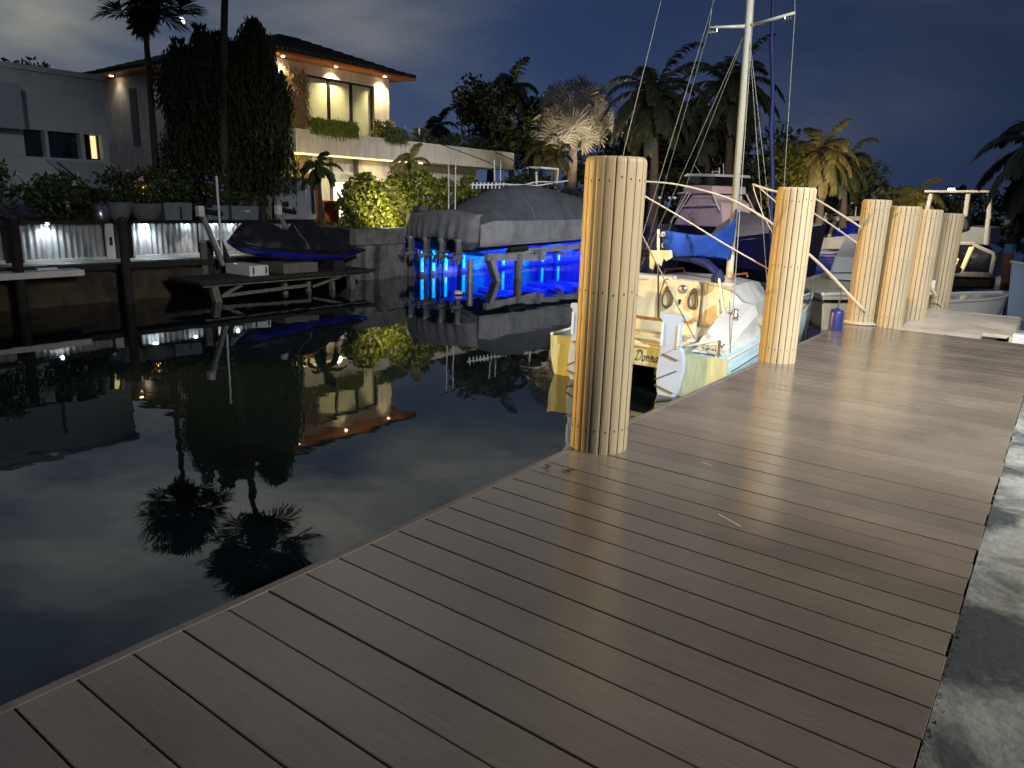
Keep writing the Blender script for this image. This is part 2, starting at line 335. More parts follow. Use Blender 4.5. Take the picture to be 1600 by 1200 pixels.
def wet_concrete():
    m = mat('wet_concrete', (.30, .30, .28), .75, bump=.35, bscale=45); t = m.node_tree; b = t.nodes['Principled BSDF']; N = t.nodes.new; L = t.links.new
    tc = N('ShaderNodeTexCoord'); n = N('ShaderNodeTexNoise'); n.inputs['Scale'].default_value = 2.3; n.inputs['Detail'].default_value = 7; n.inputs['Roughness'].default_value = .62; n.inputs['Distortion'].default_value = .4; L(tc.outputs['Object'], n.inputs['Vector'])
    r = N('ShaderNodeMapRange'); r.inputs['From Min'].default_value = .43; r.inputs['From Max'].default_value = .58; L(n.outputs['Fac'], r.inputs['Value'])
    n2 = N('ShaderNodeTexNoise'); n2.inputs['Scale'].default_value = 22; n2.inputs['Detail'].default_value = 6; L(tc.outputs['Object'], n2.inputs['Vector'])
    c1 = N('ShaderNodeMix'); c1.data_type = 'RGBA'; c1.inputs[6].default_value = (.04, .045, .046, 1); c1.inputs[7].default_value = (.085, .094, .096, 1); L(n2.outputs['Fac'], c1.inputs[0])
    c2 = N('ShaderNodeMix'); c2.data_type = 'RGBA'; c2.inputs[6].default_value = (.13, .14, .135, 1); c2.inputs[7].default_value = (.30, .31, .295, 1); L(n2.outputs['Fac'], c2.inputs[0])
    x = N('ShaderNodeMix'); x.data_type = 'RGBA'; L(r.outputs[0], x.inputs[0]); L(c1.outputs[2], x.inputs[6]); L(c2.outputs[2], x.inputs[7]); L(x.outputs[2], b.inputs['Base Color'])
    q = N('ShaderNodeMapRange'); q.inputs['To Min'].default_value = .3; q.inputs['To Max'].default_value = .9; L(r.outputs[0], q.inputs['Value']); L(q.outputs[0], b.inputs['Roughness'])
    return m
M['wet_concrete'] = wet_concrete()

def water_mat():
    m = bpy.data.materials.new('canal_water'); m.use_nodes = True; t = m.node_tree; b = t.nodes['Principled BSDF']; N = t.nodes.new; L = t.links.new
    b.inputs['Base Color'].default_value = (.004, .008, .010, 1); b.inputs['Roughness'].default_value = .018; b.inputs['IOR'].default_value = 1.62
    tc = N('ShaderNodeTexCoord'); mp = N('ShaderNodeMapping'); mp.inputs['Scale'].default_value = (.9, 1.2, 1); mp.inputs['Rotation'].default_value = (0, 0, R(35)); L(tc.outputs['Object'], mp.inputs[0])
    n = N('ShaderNodeTexNoise'); n.inputs['Scale'].default_value = 1.5; n.inputs['Detail'].default_value = 2.5; n.inputs['Roughness'].default_value = .45; L(mp.outputs[0], n.inputs['Vector'])
    n2 = N('ShaderNodeTexNoise'); n2.inputs['Scale'].default_value = .22; n2.inputs['Detail'].default_value = 2; L(tc.outputs['Object'], n2.inputs['Vector'])
    r = N('ShaderNodeMapRange'); r.inputs['From Min'].default_value = .4; r.inputs['From Max'].default_value = .65; r.inputs['To Min'].default_value = .006; r.inputs['To Max'].default_value = .028; L(n2.outputs['Fac'], r.inputs['Value'])
    bp = N('ShaderNodeBump'); bp.inputs['Distance'].default_value = .22; L(r.outputs[0], bp.inputs['Strength']); L(n.outputs['Fac'], bp.inputs['Height']); L(bp.outputs[0], b.inputs['Normal'])
    return m
M['water'] = water_mat()

def corrugated():
    return mat('corrugated', (.50, .51, .53), .5, metal=.2, col2=(.24, .24, .24), scale=5, stretch=(1, 3, .5), lo=.3, hi=.75)
M['corrugated'] = corrugated()
# ================================================================== SETTING
WZ = -0.76
def ground(name, a, b, m, z):
    mb = MB(); mb.bb((a[0], a[1], z - 3), (b[0], b[1], z)); o = mb.build(name, m); return tag(o, kind='structure')
w = MB(); w.quad((-160, -80, WZ), (160, -80, WZ), (160, 300, WZ), (-160, 300, WZ)); tag(w.build('canal_water', M['water']), kind='structure')
ground('concrete_walkway', (-.083, -6), (3.2, 8.6), M['wet_concrete'], -.006)
ground('near_bank', (3.2, -30), (60, 60), M['concrete'], -.02)
BX = -13.6
lot = ground('far_patio', (-15.5, -40), (BX, 11.9), M['concrete'], -.2)
up = ground('far_garden', (-90, -40), (-15.5, 11.9), M['soil'], .5)
up2 = ground('far_garden', (-90, 11.9), (BX, 130), M['soil'], .42)
ground('far_shore', (-90, 130), (90, 200), M['soil'], .3)

# ------------------------------------------------------------------ boardwalk dock
D = thing('dock', 'brown composite boardwalk dock running along the concrete walkway', 'dock', (0, 0, 0))
mb = MB(); y = .687 - 16 * .1445; r2 = random.Random(3)
while y < 8.78:
    j = r2.uniform(-.0012, .0012)
    mb.bb((-1.868, y + .0025, -.032), (-.088 + r2.uniform(-.004, .004), min(y + .142, 8.8), j)); y += .1445
mb.build('deck_boards', M['deck'], D, bevel=.0025)
mb = MB(); mb.bb((-1.905, -1.7, -.14), (-1.87, 8.8, .001)); mb.bb((-1.905, 8.802, -.14), (-.09, 8.835, .001)); mb.build('edge_trim', M['deck_edge'], D, bevel=.006)
mb = MB()
for x in (-1.8, -1.2, -.6, -.16): mb.bb((x - .03, -1.7, -.2), (x + .03, 8.78, -.03))
mb.build('joist', M['dark_wood'], D)
for a, b in (((1123, 803), (1158, 823)), ((1098, 722), (1112, 728))):
    p, e_ = at_z(*a, .0018), at_z(*b, .0018); n_v = (e_ - p).cross(Vector((0, 0, 1))).normalized() * .005; mb = MB(); mb.quad(p - n_v * .4, e_ - n_v, e_ + n_v * .6, p + n_v); mb.build('scuff_mark', M['pale_deck'], D)
P2 = thing('finger_pier', 'pale beige finger pier beyond the end of the brown boardwalk', 'pier', (0, 0, 0))
mb = MB(); y = 8.85
while y < 11.2:
    mb.bb((-1.36, y, -.05), (-.36 - (.24 if y < 9.35 else 0), y + .138, -.012)); y += .1445
mb.build('deck_boards', M['pale_deck'], P2, bevel=.002)
mb = MB(); mb.bb((-1.38, 8.85, -.2), (-1.362, 11.22, -.011)); mb.bb((-.358, 9.36, -.2), (-.34, 11.22, -.011)); mb.bb((-1.36, 11.22, -.2), (-.36, 11.25, -.011)); mb.build('edge_trim', M['pale_deck'], P2)
for x in (-1.25, -.45):
    mb = MB(); mb.tube([(x, 11.0, -2.5), (x, 11.0, -.21)], .09, 12); mb.build('leg', M['dark_wood'], P2)

# ------------------------------------------------------------------ clad pilings
def make_piling():
    t = thing('dock_piling', '', 'piling')
    ns, h, r = 18, 1.0, .146
    mb = MB()
    for k in range(ns):
        a = 2 * math.pi * (k + .5) / ns; hw = r * math.sin(math.pi / ns) - .0040
        er, et = Vector((math.cos(a), math.sin(a), 0)), Vector((-math.sin(a), math.cos(a), 0))
        secs = []
        for z, s_ in ((-.12, 0), (h - .016, 0), (h - .006, .004), (h, .014)):
            secs.append([er * (rr - s_) + et * u + Vector((0, 0, z)) for rr, u in ((r - .018, -hw), (r - .003, -hw), (r, -hw * .6), (r + .0008, 0), (r, hw * .6), (r - .003, hw), (r - .018, hw))])
        mb.loft(secs, closed=True, caps=(True, True))
    nf_clad = len(mb.f)
    for z in (.085, .56, .93):
        for k in range(ns):
            a = 2 * math.pi * (k + .5) / ns + r2.uniform(-.02, .02); er = Vector((math.cos(a), math.sin(a), 0))
            c = er * (r + .0008) + Vector((0, 0, z + r2.uniform(-.008, .008))); mb.tube([c, c + er * .0012], .0042, 6)
    o = mb.build('cladding', M['piling_clad'], t); o.data.materials.append(M['screw'])
    for p_ in o.data.polygons[nf_clad:]: p_.material_index = 1
    mb = MB(); mb.tube([(0, 0, -1.9), (0, 0, h - .012)], r - .017, 24); mb.build('core', M['dark_wood'], t)
    return t
pil0 = make_piling()
plab = ['nearest, largest ribbed tan piling on the dock edge, before the sailboat stern',
        'ribbed tan piling, second from the camera, right of the sailboat stern',
        'ribbed tan piling at the corner where the brown boardwalk ends, rope at its foot',
        'ribbed tan piling, front of the three at the pale finger pier',
        'ribbed tan piling, middle of the three at the pale finger pier',
        'farthest and shortest ribbed tan piling with a white fender box hung on it']
pspec = [((928, 703), (957, 246)), ((1212, 566), (1245, 293)), ((1343, 507), (1370, 312)), ((1387, 511), (1411, 322)), ((1426, 497), (1447, 327)), ((1466, 474), (1483, 333))]
ptop = []
for i, (b, t_) in enumerate(pspec):
    o = pil0 if i == 0 else copy_tree(pil0)
    c = at_z(b[0], b[1], 0); c += Vector((-.02, .08, 0)); 
    h = at_y(t_[0], t_[1], c.y).z
    o.location = (c.x, c.y, 0); o.scale = (1, 1, h); o.rotation_euler.z = .13 * i
    tag(o, plab[i], 'piling', 'clad dock pilings'); ptop.append(Vector((c.x, c.y, h)))

mb = MB(); q = random.Random(31)
for k in range(420):
    r_ = q.uniform(.001, .0032) * (1.5 if q.random() < .1 else 1); c = Vector((-.086 + q.gauss(.004, .009), q.uniform(1.0, 8.5) if k > 160 else q.uniform(1.2, 2.6), -.003 + r_ * .4))
    mb.add([c + Vector((r_ * q.uniform(.6, 1.3) * math.cos(a), r_ * q.uniform(.6, 1.3) * math.sin(a), -r_ * .6)) for a in (0, 1.3, 2.5, 3.8, 5.0)] + [c + Vector((q.uniform(-.3, .3) * r_, q.uniform(-.3, .3) * r_, r_ * .8))], [(0, 1, 5), (1, 2, 5), (2, 3, 5), (3, 4, 5), (4, 0, 5)])
tag(mb.build('grit', M['grit']), kind='stuff')
# twigs on the boards
for k, (px, py, sc) in enumerate(((856, 731, .7), (889, 737, 1.0))):
    c = at_z(px, py, .004); mb = MB(); q = random.Random(k)
    for j in range(9):
        a = q.uniform(0, 6.28); l = q.uniform(.012, .03) * sc; p = c + Vector((q.uniform(-.01, .01), q.uniform(-.008, .008), .004))
        mb.tube([p, p + Vector((math.cos(a) * l * .6, math.sin(a) * l * .6, q.uniform(.001, .012))), p + Vector((math.cos(a) * l, math.sin(a) * l, q.uniform(0, .006)))], .0022, 5)
    tag(mb.build('debris', M['twig']), ('small flat dark twig scrap on the deck boards near the edge', 'larger dark twig cluster on the deck boards before the nearest piling')[k], 'debris', 'twig debris on the dock')

# ------------------------------------------------------------------ sailboat (small cream catamaran)
BO = Vector((-3.67, 7.25, 0)); BRZ = R(4)
boat = thing('sailboat', 'cream and pale blue catamaran sailboat moored stern first beside the dock, blue sail cover', 'sailboat', BO, BRZ)
def toB(p):    # world -> boat frame
    return Matrix.Rotation(-BRZ, 3, 'Z') @ (Vector(p) - BO)
def by(px, py, yb):   # sighting line meets the plane y = yb of the boat frame
    n = Matrix.Rotation(BRZ, 3, 'Z') @ Vector((0, 1, 0)); c0 = Vector((0, 0, CAM_H)); d = ray(px, py)
    return toB(c0 + d * ((BO + n * yb - c0).dot(n) / d.dot(n)))
def bx(px, py, xb):
    n = Matrix.Rotation(BRZ, 3, 'Z') @ Vector((1, 0, 0)); c0 = Vector((0, 0, CAM_H)); d = ray(px, py)
    return toB(c0 + d * ((BO + n * xb - c0).dot(n) / d.dot(n)))
LB = 5.6
def amahull(cx, out):     # one slim hull
    secs = []
    for k in range(15):
        t = k / 14; y = t * LB
        w_ = .30 * (1 - max(0, (t - .35) / .65) ** 2.2) + .01; top = -.30 + .16 * t * t; kz = -.98 + .1 * t ** 3
        cxx = cx - out * .0 * t
        secs.append([Vector((cxx - w_, y, top)), Vector((cxx - w_ * .97, y, -.55)), Vector((cxx - w_ * .75, y, -.78)), Vector((cxx, y, kz)),
                     Vector((cxx + w_ * .75, y, -.78)), Vector((cxx + w_ * .97, y, -.55)), Vector((cxx + w_, y, top))])
    return secs
for sx in (1, -1):
    sec = amahull(sx * .74, sx)
    mb = MB(); mb.loft(sec, closed=True, caps=(False, True)); hull = mb.build('hull', M['teal_gelcoat'], boat, smooth=True)
    mb = MB(); e = [p + Vector((0, -.004, 0)) for p in sec[0]]; mb.prism(e, (0, -.012, 0)); mb.build('transom_face', M['transom_green'], hull)
    mb = MB()
    for s_ in (0, -1): mb = MB(); mb.tube([q[s_] + Vector((0, 0, .012)) for q in sec], .018, 6); mb.build('rub_rail', M['white_paint'], hull)
    if sx == 1:
        mb = MB(); mb.tube([sec[0][5] + Vector((.012, .15, .1)), sec[1][5] + Vector((.014, .1, .105)), sec[3][5] + Vector((.014, 0, .115))], .006, 5); mb.build('stripe', M['hull_navy'], hull)
# bridge deck, cockpit well
mb = MB()
mb.bb((-.50, .02, -.34), (.50, 1.5, -.24)); mb.bb((-.90, 1.36, -.33), (.90, 4.6, -.17))
mb.build('bridge_deck', M['cream'], boat, bevel=.02)
mb = MB(); mb.prism([(-.52, -.03, -.285), (.52, -.03, -.285), (.52, -.03, -.47), (.3, -.03, -.495), (-.3, -.03, -.495), (-.52, -.03, -.47)], (0, .06, 0)); tr = mb.build('transom', M['transom_green'], boat, bevel=.008)
mb = MB(); mb.bb((-.55, -.05, -.285), (.55, .05, -.255)); mb.build('transom_cap', M['cream'], boat, bevel=.01)
# name strokes on the transom, written with a broad nib
def nib(strokes, org, sx_, sz, name, parent, yoff):
    mb = MB(); nb = Vector((.028, 0, .036)) * sz / .1 * .1
    for st in strokes:
        pts = []
        for i in range(len(st) - 1):
            for k in range(5): 
                p0, p1, p2, p3 = st[max(i - 1, 0)], st[i], st[i + 1], st[min(i + 2, len(st) - 1)]; u = k / 5
                f_ = lambda a, b, c, d: .5 * (2 * b + (c - a) * u + (2 * a - 5 * b + 4 * c - d) * u * u + (3 * b - a - 3 * c + d) * u ** 3)
                pts.append((f_(p0[0], p1[0], p2[0], p3[0]), f_(p0[1], p1[1], p2[1], p3[1])))
        pts.append(st[-1])
        P = [Vector((org[0] + (a + b * .22) * sx_, yoff, org[1] + b * sz)) for a, b in pts]
        nv = Vector((.055 * sx_, 0, .045 * sz))
        for a, b in zip(P, P[1:]):
            mb.quad(a - nv, b - nv, b + nv, a + nv)
            tv = Vector((-.02 * sx_, 0, .03 * sz)); mb.quad(a - tv + Vector((0, -.0006, 0)), b - tv + Vector((0, -.0006, 0)), b + tv + Vector((0, -.0006, 0)), a + tv + Vector((0, -.0006, 0)))
    return mb.build(name, M['lettering'], parent)
def n_(x): return [[(x, .5), (x + .08, .55), (x + .06, .02)], [(x + .06, .02), (x + .14, .4), (x + .28, .52), (x + .34, .36), (x + .32, .08), (x + .42, .04)]]
def o_(x): return [[(x + .3, .5), (x + .12, .45), (x + .04, .18), (x + .16, 0), (x + .34, .12), (x + .38, .38), (x + .28, .52)]]
donna = [[(.22, .95), (.2, .5), (.12, .02)], [(-.02, .78), (.12, .98), (.45, 1.0), (.72, .72), (.66, .3), (.38, .02), (.12, .04), (-.02, .1)]]
donna += o_(.86) + n_(1.38) + n_(1.94) + [[(2.86, .46), (2.7, .52), (2.5, .3), (2.54, .04), (2.7, .08), (2.88, .4)], [(2.9, .52), (2.86, .1), (3.0, .03)]]
d0, d1 = by(992, 562, -.034), by(1030, 569, -.034); sxx = (d1.x - d0.x) / 3.2
nib(donna, (d0.x, d0.z), sxx, .115, 'lettering', tr, -.034)
nib([[(0, .1), (.2, .6), (.1, 1), (-.1, .7), (.15, .3), (.05, 0)], [(-.05, .4), (.25, .8)]], (d0.x - .055, d0.z + .02), .07, .08, 'emblem', tr, -.034)
nib([[(0, 0), (.1, .9), (.25, 0)], [(.3, .9), (.3, 0)], [(.9, 0), (.92, .9), (1.3, .9)], [(.92, .5), (1.2, .5)], [(1.5, .9), (1.48, 0), (1.8, 0)]], (d0.x - .07, d0.z - .045), .035, .026, 'small_lettering', tr, -.034)
# cockpit: coamings, seat, bulkhead
mb = MB(); mb.bb((-.54, .30, -.16), (.56, .38, -.01)); mb.build('aft_seat', M['cream'], boat, bevel=.015)
mb = MB(); mb.bb((-.54, .38, -.24), (.54, 1.28, -.20)); mb.build('cockpit_floor', M['gelcoat'], boat)
for s_ in (-1, 1):
    mb = MB(); secs = []
    for k in range(7):
        t = k / 6; y = .38 + t * 1.05; h = -.14 + .30 * t ** .8; x0, x1 = s_ * .60, s_ * (.92 + .02 * t)
        secs.append([Vector((x0, y, -.23)), Vector((x0 + s_ * .03, y, h - .02)), Vector((x0 + s_ * .06, y, h)), Vector((x1 - s_ * .05, y, h - .05)), Vector((x1, y, h - .16)), Vector((x1, y, -.29))])
    mb.loft(secs, closed=True, caps=(True, True)); mb.build('coaming', M['gelcoat'], boat, smooth=False, bevel=.035)
    mb = MB(); mb.box((s_ * .60, 1.08, .03), (.03, .26, .3), rot=Matrix.Rotation(R(-8 * s_), 3, 'Y')); mb.build('locker', M['cream'], boat, bevel=.012)
# cabin
cb = [(-.80, -.22), (-.80, .04), (-.62, .30), (-.34, .345), (.30, .345), (.60, .30), (.80, .08), (.80, -.22)]
mb = MB(); mb.loft([[Vector((x, 1.34, z)) for x, z in cb], [Vector((x * .97, 2.4, z * .98)) for x, z in cb], [Vector((x * .85, 3.5, -.22 + (z + .22) * .75)) for x, z in cb], [Vector((x * .6, 4.3, -.22 + (z + .22) * .12)) for x, z in cb]], closed=True, caps=(True, True))
cab = mb.build('cabin', M['gelcoat'], boat)
mb = MB(); mb.prism([(-.60, 1.335, -.2), (-.60, 1.335, .27), (-.33, 1.335, .32), (-.22, 1.335, .32), (-.22, 1.335, -.2)], (0, -.03, 0)); mb.build('bulkhead_panel', M['cream'], cab, bevel=.006); mb = MB(); mb.prism([(.62, 1.335, -.2), (.62, 1.335, .25), (.33, 1.335, .32), (.30, 1.335, .32), (.30, 1.335, -.2)], (0, -.03, 0)); mb.build('bulkhead_panel', M['cream'], cab, bevel=.006)
mb = MB(); mb.prism([(-.215, 1.33, -.21), (-.235, 1.33, .12), (-.2, 1.33, .31), (-.16, 1.33, .335), (.22, 1.33, .335), (.27, 1.33, .3), (.28, 1.33, .1), (.27, 1.33, -.21)], (0, -.055, 0)); mb.build('companionway_hatch', M['cream'], cab, bevel=.012)
mb = MB(); mb.tube([(-.235, 1.27, -.2), (-.25, 1.27, .12), (-.2, 1.27, .32), (-.15, 1.27, .345)], .008, 6); mb.build('hatch_trim', M['dark_rope'], cab); mb = MB(); mb.tube([(.28, 1.27, -.2), (.295, 1.27, .12), (.28, 1.27, .32)], .008, 6); mb.build('hatch_trim', M['dark_rope'], cab)
mb = MB(); mb.lathe((.05, 1.272, .23), [(.01, 0), (.05, .004), (.055, .012), (.03, .02), (.005, .024)], 20, axis=(0, -1, 0)); mb.build('compass', M['steel'], cab, smooth=True)
mb = MB(); mb.lathe((.02, 1.272, .085), [(.01, 0), (.022, .004), (.018, .016)], 14, axis=(0, -1, 0)); mb.bb((.008, 1.255, .04), (.032, 1.27, .07)); mb.build('lock', M['black_rubber'], cab)
mb = MB(); mb.bb((-.66, 1.32, .30), (-.12, 1.5, .365)); mb.build('cabin_lip', M['white_paint'], cab, bevel=.015); mb = MB(); mb.bb((.36, 1.32, .29), (.62, 1.5, .345)); mb.build('cabin_lip', M['white_paint'], cab, bevel=.015)
def coil(cx, cz, w_, h_, n, name, m):
    q = random.Random(int(cx * 100) + 5); mb = MB()
    for k in range(n):
        ww, hh = w_ * q.uniform(.75, 1.1), h_ * q.uniform(.85, 1.1); ox = q.uniform(-.012, .012)
        pts = []
        for j in range(19):
            a = 2 * math.pi * j / 18; s_ = math.sin(a); pts.append((cx + ox + ww * math.sin(a) * (1 - .45 * math.cos(a)), 1.262 - .004 * k, cz + hh * (math.cos(a) if True else 0)))
        mb.tube(pts, .0065, 5, cap=False)
    for dz in (0, .012, .024): mb.tube([(cx - .022, 1.24, cz + h_ * .55 + dz), (cx + .022, 1.225, cz + h_ * .55 + dz)], .008, 6)
    return mb.build(name, m, boat)
coil(-.135, .115, .06, .13, 7, 'rope_coil', M['dark_rope'])
coil(.185, .125, .05, .12, 8, 'rope_coil', M['dark_rope'])
# mast and rigging
mb_ = by(1139, 440, 2.25); mt_ = by(1172, 0, 2.25); md = (mt_ - mb_).normalized(); mtop = mb_ + md * 8.4
mb = MB(); mb.tube([mb_ + md * .35, mtop], .045, 12); mast = mb.build('mast', M['alloy'], boat, smooth=True)
mb = MB(); mb.tube([mb_ - md * .05, mb_ + md * .35], .047, 10); mb.build('mast_foot', M['cream'], mast, smooth=True)
sp0 = by(1169, 41, 2.25); spl = by(1108, 43, 2.05); spr = by(1242, 20, 2.05)
for e_ in (spl, spr):
    mb = MB(); mb.tube([sp0, e_], [.022, .016], 8); s1 = mb.build('spreader', M['alloy'], mast, smooth=True)
    c_ = sp0.lerp(e_, .8) - Vector((0, 0, .05)); mb = MB(); mb.tube([c_, c_ + (e_ - sp0).normalized() * .09], [.012, .02], 6); mb.tube([c_ + Vector((0, 0, .045)), c_], .006, 5); mb.build('deck_light', M['steel'], s1)
cpl, cpr = Vector((-1.0, 2.1, -.2)), Vector((1.0, 2.1, -.2))
wires = [[mtop, spl, cpl], [mtop, spr, cpr], [sp0, cpl + Vector((0, -.25, 0))], [sp0, cpr + Vector((0, -.25, 0))], [sp0, cpl + Vector((0, .35, 0))], [sp0, cpr + Vector((0, .35, 0))],
         [mtop, Vector((-.7, .05, -.2))], [mtop, by(1141, 552, .12)], [mtop * .6 + mb_ * .4, by(1000, 380, .4)]]
for q_ in wires:
    mb = MB(); mb.tube(q_, .0048, 5); mb.build('shroud', M['wire'], boat)
fj0 = by(1205, 440, 3.6); fj1 = by(1208, -260, 3.4)
mb = MB(); n = 16; mb.tube([fj0.lerp(fj1, k / n) + Vector((.012 * math.sin(k * 1.9), 0, 0)) for k in range(n + 1)], [.030 + .004 * math.sin(k * 2.3) for k in range(n + 1)], 8); mb.build('furled_jib', M['furl_navy'], boat, smooth=True)
# boom, sail cover
ba = by(1146, 388, 2.2); bb_ = by(1036, 383, 1.2)
mb = MB(); mb.tube([ba, bb_], .035, 10); boom = mb.build('boom', M['alloy'], boat, smooth=True)
up_pts = [(1151, 325), (1150, 340), (1137, 352), (1120, 364), (1098, 368), (1070, 364), (1040, 360)]
lo_pts = [(1141, 406), (1135, 406), (1118, 402), (1098, 401), (1078, 400), (1058, 402), (1039, 390)]
mb = MB(); secs = []
for k, (a, b) in enumerate(zip(up_pts, lo_pts)):
    yb = 2.2 - 1.0 * k / 6; pa, pb = by(*a, yb), by(*b, yb); th = .055 if k else .03
    ring = []
    for j in range(14):
        an = 2 * math.pi * j / 14; c = (1 - math.cos(an)) / 2; q_ = pa.lerp(pb, c)
        ring.append(q_ + Vector((.25, 1, 0)).normalized() * th * math.sin(an) * (1.15 - .5 * abs(c - .55)) + Vector((0, .012 * math.sin(j * 2.1 + k * 3), .006 * math.sin(j + k * 2.2))))
    secs.append(ring)
mb.loft(secs, closed=True, caps=(True, True)); mb.build('sail_cover', M['sail_blue'], boat, smooth=True)
mb = MB(); pts = [by(*p, yy) for p, yy in (((1000, 395), 1.6), ((1040, 398), 1.6), ((1080, 402), 1.7), ((1105, 412), 1.8), ((1122, 428), 1.7))]
secs = []
for k, p in enumerate(pts):
    secs.append([p + Vector((0, .09 * math.cos(2 * math.pi * j / 12), .05 * math.sin(2 * math.pi * j / 12) * (1 + .25 * math.sin(j * 2 + k)))) for j in range(12)])
mb.loft(secs, closed=True, caps=(True, True)); nb = mb.build('folded_bimini', M['sail_navy'], boat, smooth=True)
c = by(1122, 430, 1.15); mb = MB(); mb.lathe(c - Vector((0, 0, .09)), [(.02, 0), (.075, .01), (.085, .05), (.06, .11), (.04, .16)], 12); mb.build('outboard_cover', M['sail_navy'], boat, smooth=True)
mb = MB(); mb.tube([by(1124, 435, 1.0), by(1134, 505, .95)], .016, 8); mb.build('tiller_extension', M['steel'], boat); mb = MB(); mb.tube([by(1140, 470, .25), by(1141, 552, .1)], .006, 5); mb.build('backstay_tackle', M['wire'], boat)
# vertical backstay bridle pole at port with drying cloth
mb = MB(); mb.tube([by(1028, 500, .75), by(1029, 372, .75)], .011, 8); mb.build('boom_gallows', M['dark_frame'], boat)
mb = MB(); mb.tube([by(1028.5, 404, .75), by(1029, 358, .75)], .017, 8); mb.lathe(by(1036, 366, .75) - Vector((0, 0, .03)), [(.01, 0), (.03, .01), (.03, .04), (.01, .06)], 10); mb.build('gallows_head', M['white_paint'], boat)
g = MB(); q = random.Random(2); rows = []
for i in range(9):
    row = []
    for j in range(7):
        px = 1016 + 35 * i / 8; bot = 392 + (27, 30, 16, 20, 24, 12, 16, 14, 10)[i]; py = 391 + (bot - 391) * j / 6
        row.append(by(px, py, .70) + Vector((0, .025 * math.sin(i * 1.7) * (j / 6) - .02, 0)))
    rows.append(row)
g.loft(rows); g.build('hanging_towel', M['cream'], boat, smooth=True, solid=.006)
# rudders
def rudder(xc, name='rudder'):
    prof = [(-.13, .115), (.13, .115), (.135, .07), (.105, .05), (.10, -.20), (.14, -.26), (.165, -.36), (.165, -.50), (.12, -.72), (.09, -.80), (-.08, -.80), (-.105, -.72), (-.125, -.55), (-.12, -.42), (-.10, -.30), (-.10, -.2), (-.105, .05), (-.135, .07)]
    mb = MB(); mb.prism([(xc + x, -.12, z) for x, z in prof], (0, .075, 0)); o = mb.build(name, M['rudder_blue'], boat, bevel=.006)
    for x in (-.095, .085): mb = MB(); mb.bb((xc + x - .008, -.135, -.23), (xc + x + .014, -.121, .02)); mb.build('cheek', M['white_paint'], o, bevel=.003)
    mb = MB(); mb.tube([(xc - .07, -.128, -.31), (xc + .10, -.128, -.36)], .008, 6); mb.tube([(xc - .14, -.128, -.60), (xc + .10, -.128, -.47)], .005, 6); mb.tube([(xc - .13, -.128, -.66), (xc + .08, -.128, -.72)], .008, 6); mb.build('strap', M['dark_rope'], o)
    mb = MB(); mb.bb((xc - .04, -.045, -.70), (xc + .10, .02, -.36)); mb.build('skeg', M['dark_wood'], o)
    return o
rudder(.45); rudder(-.62)
mb = MB(); mb.tube([by(1066, 543, -.02), by(1128, 529, .12)], .018, 8); mb.build('tiller', M['white_paint'], boat, smooth=True)
for s_ in (-1, 1):
    mb = MB(); mb.tube([(s_ * .45, 1.9, .34), (s_ * .45, 1.95, .39), (s_ * .44, 2.6, .37), (s_ * .44, 2.65, .32)], .014, 6); mb.build('grab_rail', M['orange_wood'], boat)
    mb = MB(); mb.lathe((s_ * .80, .95, .0), [(.05, 0), (.045, .03), (.03, .05), (.04, .09), (.02, .1)], 12); mb.build('sheet_winch', M['steel'], boat, smooth=True)
    mb = MB(); mb.tube([(s_ * .9, .25, -.25), (s_ * .9, .25, -.215), (s_ * .9, .18, -.205)], .01, 6); mb.tube([(s_ * .9, .25, -.215), (s_ * .9, .32, -.205)], .01, 6); mb.build('cleat', M['steel'], boat)
mb = MB(); mb.bb((-.52, .285, -.02), (.54, .298, .0)); mb.build('seat_trim', M['orange_wood'], boat)
# loose gear on the side deck
mb = MB(); q = random.Random(9)
for k in range(8):
    x0 = q.uniform(.5, .95); y0 = q.uniform(.02, .5); mb.tube([(x0 + .07 * math.cos(j * .9 + k), y0 + .09 * math.sin(j * .7 + k * 2), -.262 + .004 * k + .01 * math.sin(j)) for j in range(8)], .007, 5)
mb.build('mooring_line', M['rope'], boat)
mb = MB(); mb.bb((.62, .1, -.29), (.96, 1.3, -.262)); mb.build('side_deck', M['gelcoat'], boat, bevel=.006)
mb = MB(); mb.tube([(.84, .85, -.25), (.82, .9, .0)], .04, 12); mb.build('winch', M['galv'], boat, smooth=True)
mb = MB(); mb.tube([(.92, .04, -.30), (.92, .04, -.12)], .022, 8); mb.build('cleat_post', M['steel'], boat)
mb = MB(); mb.lathe((.30, .02, -.60), [(.02, 0), (.05, .03), (.05, .1), (.02, .13)], 10); mb.build('drain_scupper', M['dark_wood'], boat)
# forward net, pulpit and bow rail of the starboard hull
mb = MB(); mb.bb((-.46, 4.3, -.19), (.46, 5.3, -.175)); mb.build('trampoline', M['canvas_dark'], boat)
mb = MB()
for p in ((.80, 3.0), (.78, 3.9), (.75, 4.8)): mb.tube([(p[0] + .12, p[1], -.26), (p[0] + .12, p[1], .22)], .011, 6)
mb.tube([(.93, 2.2, .18), (.92, 3.0, .2), (.90, 3.9, .2), (.87, 4.8, .22)], .005, 5); mb.tube([(.93, 2.2, .02), (.92, 3.0, .03), (.90, 3.9, .03), (.87, 4.8, .04)], .005, 5)
mb.build('lifeline', M['steel'], boat)

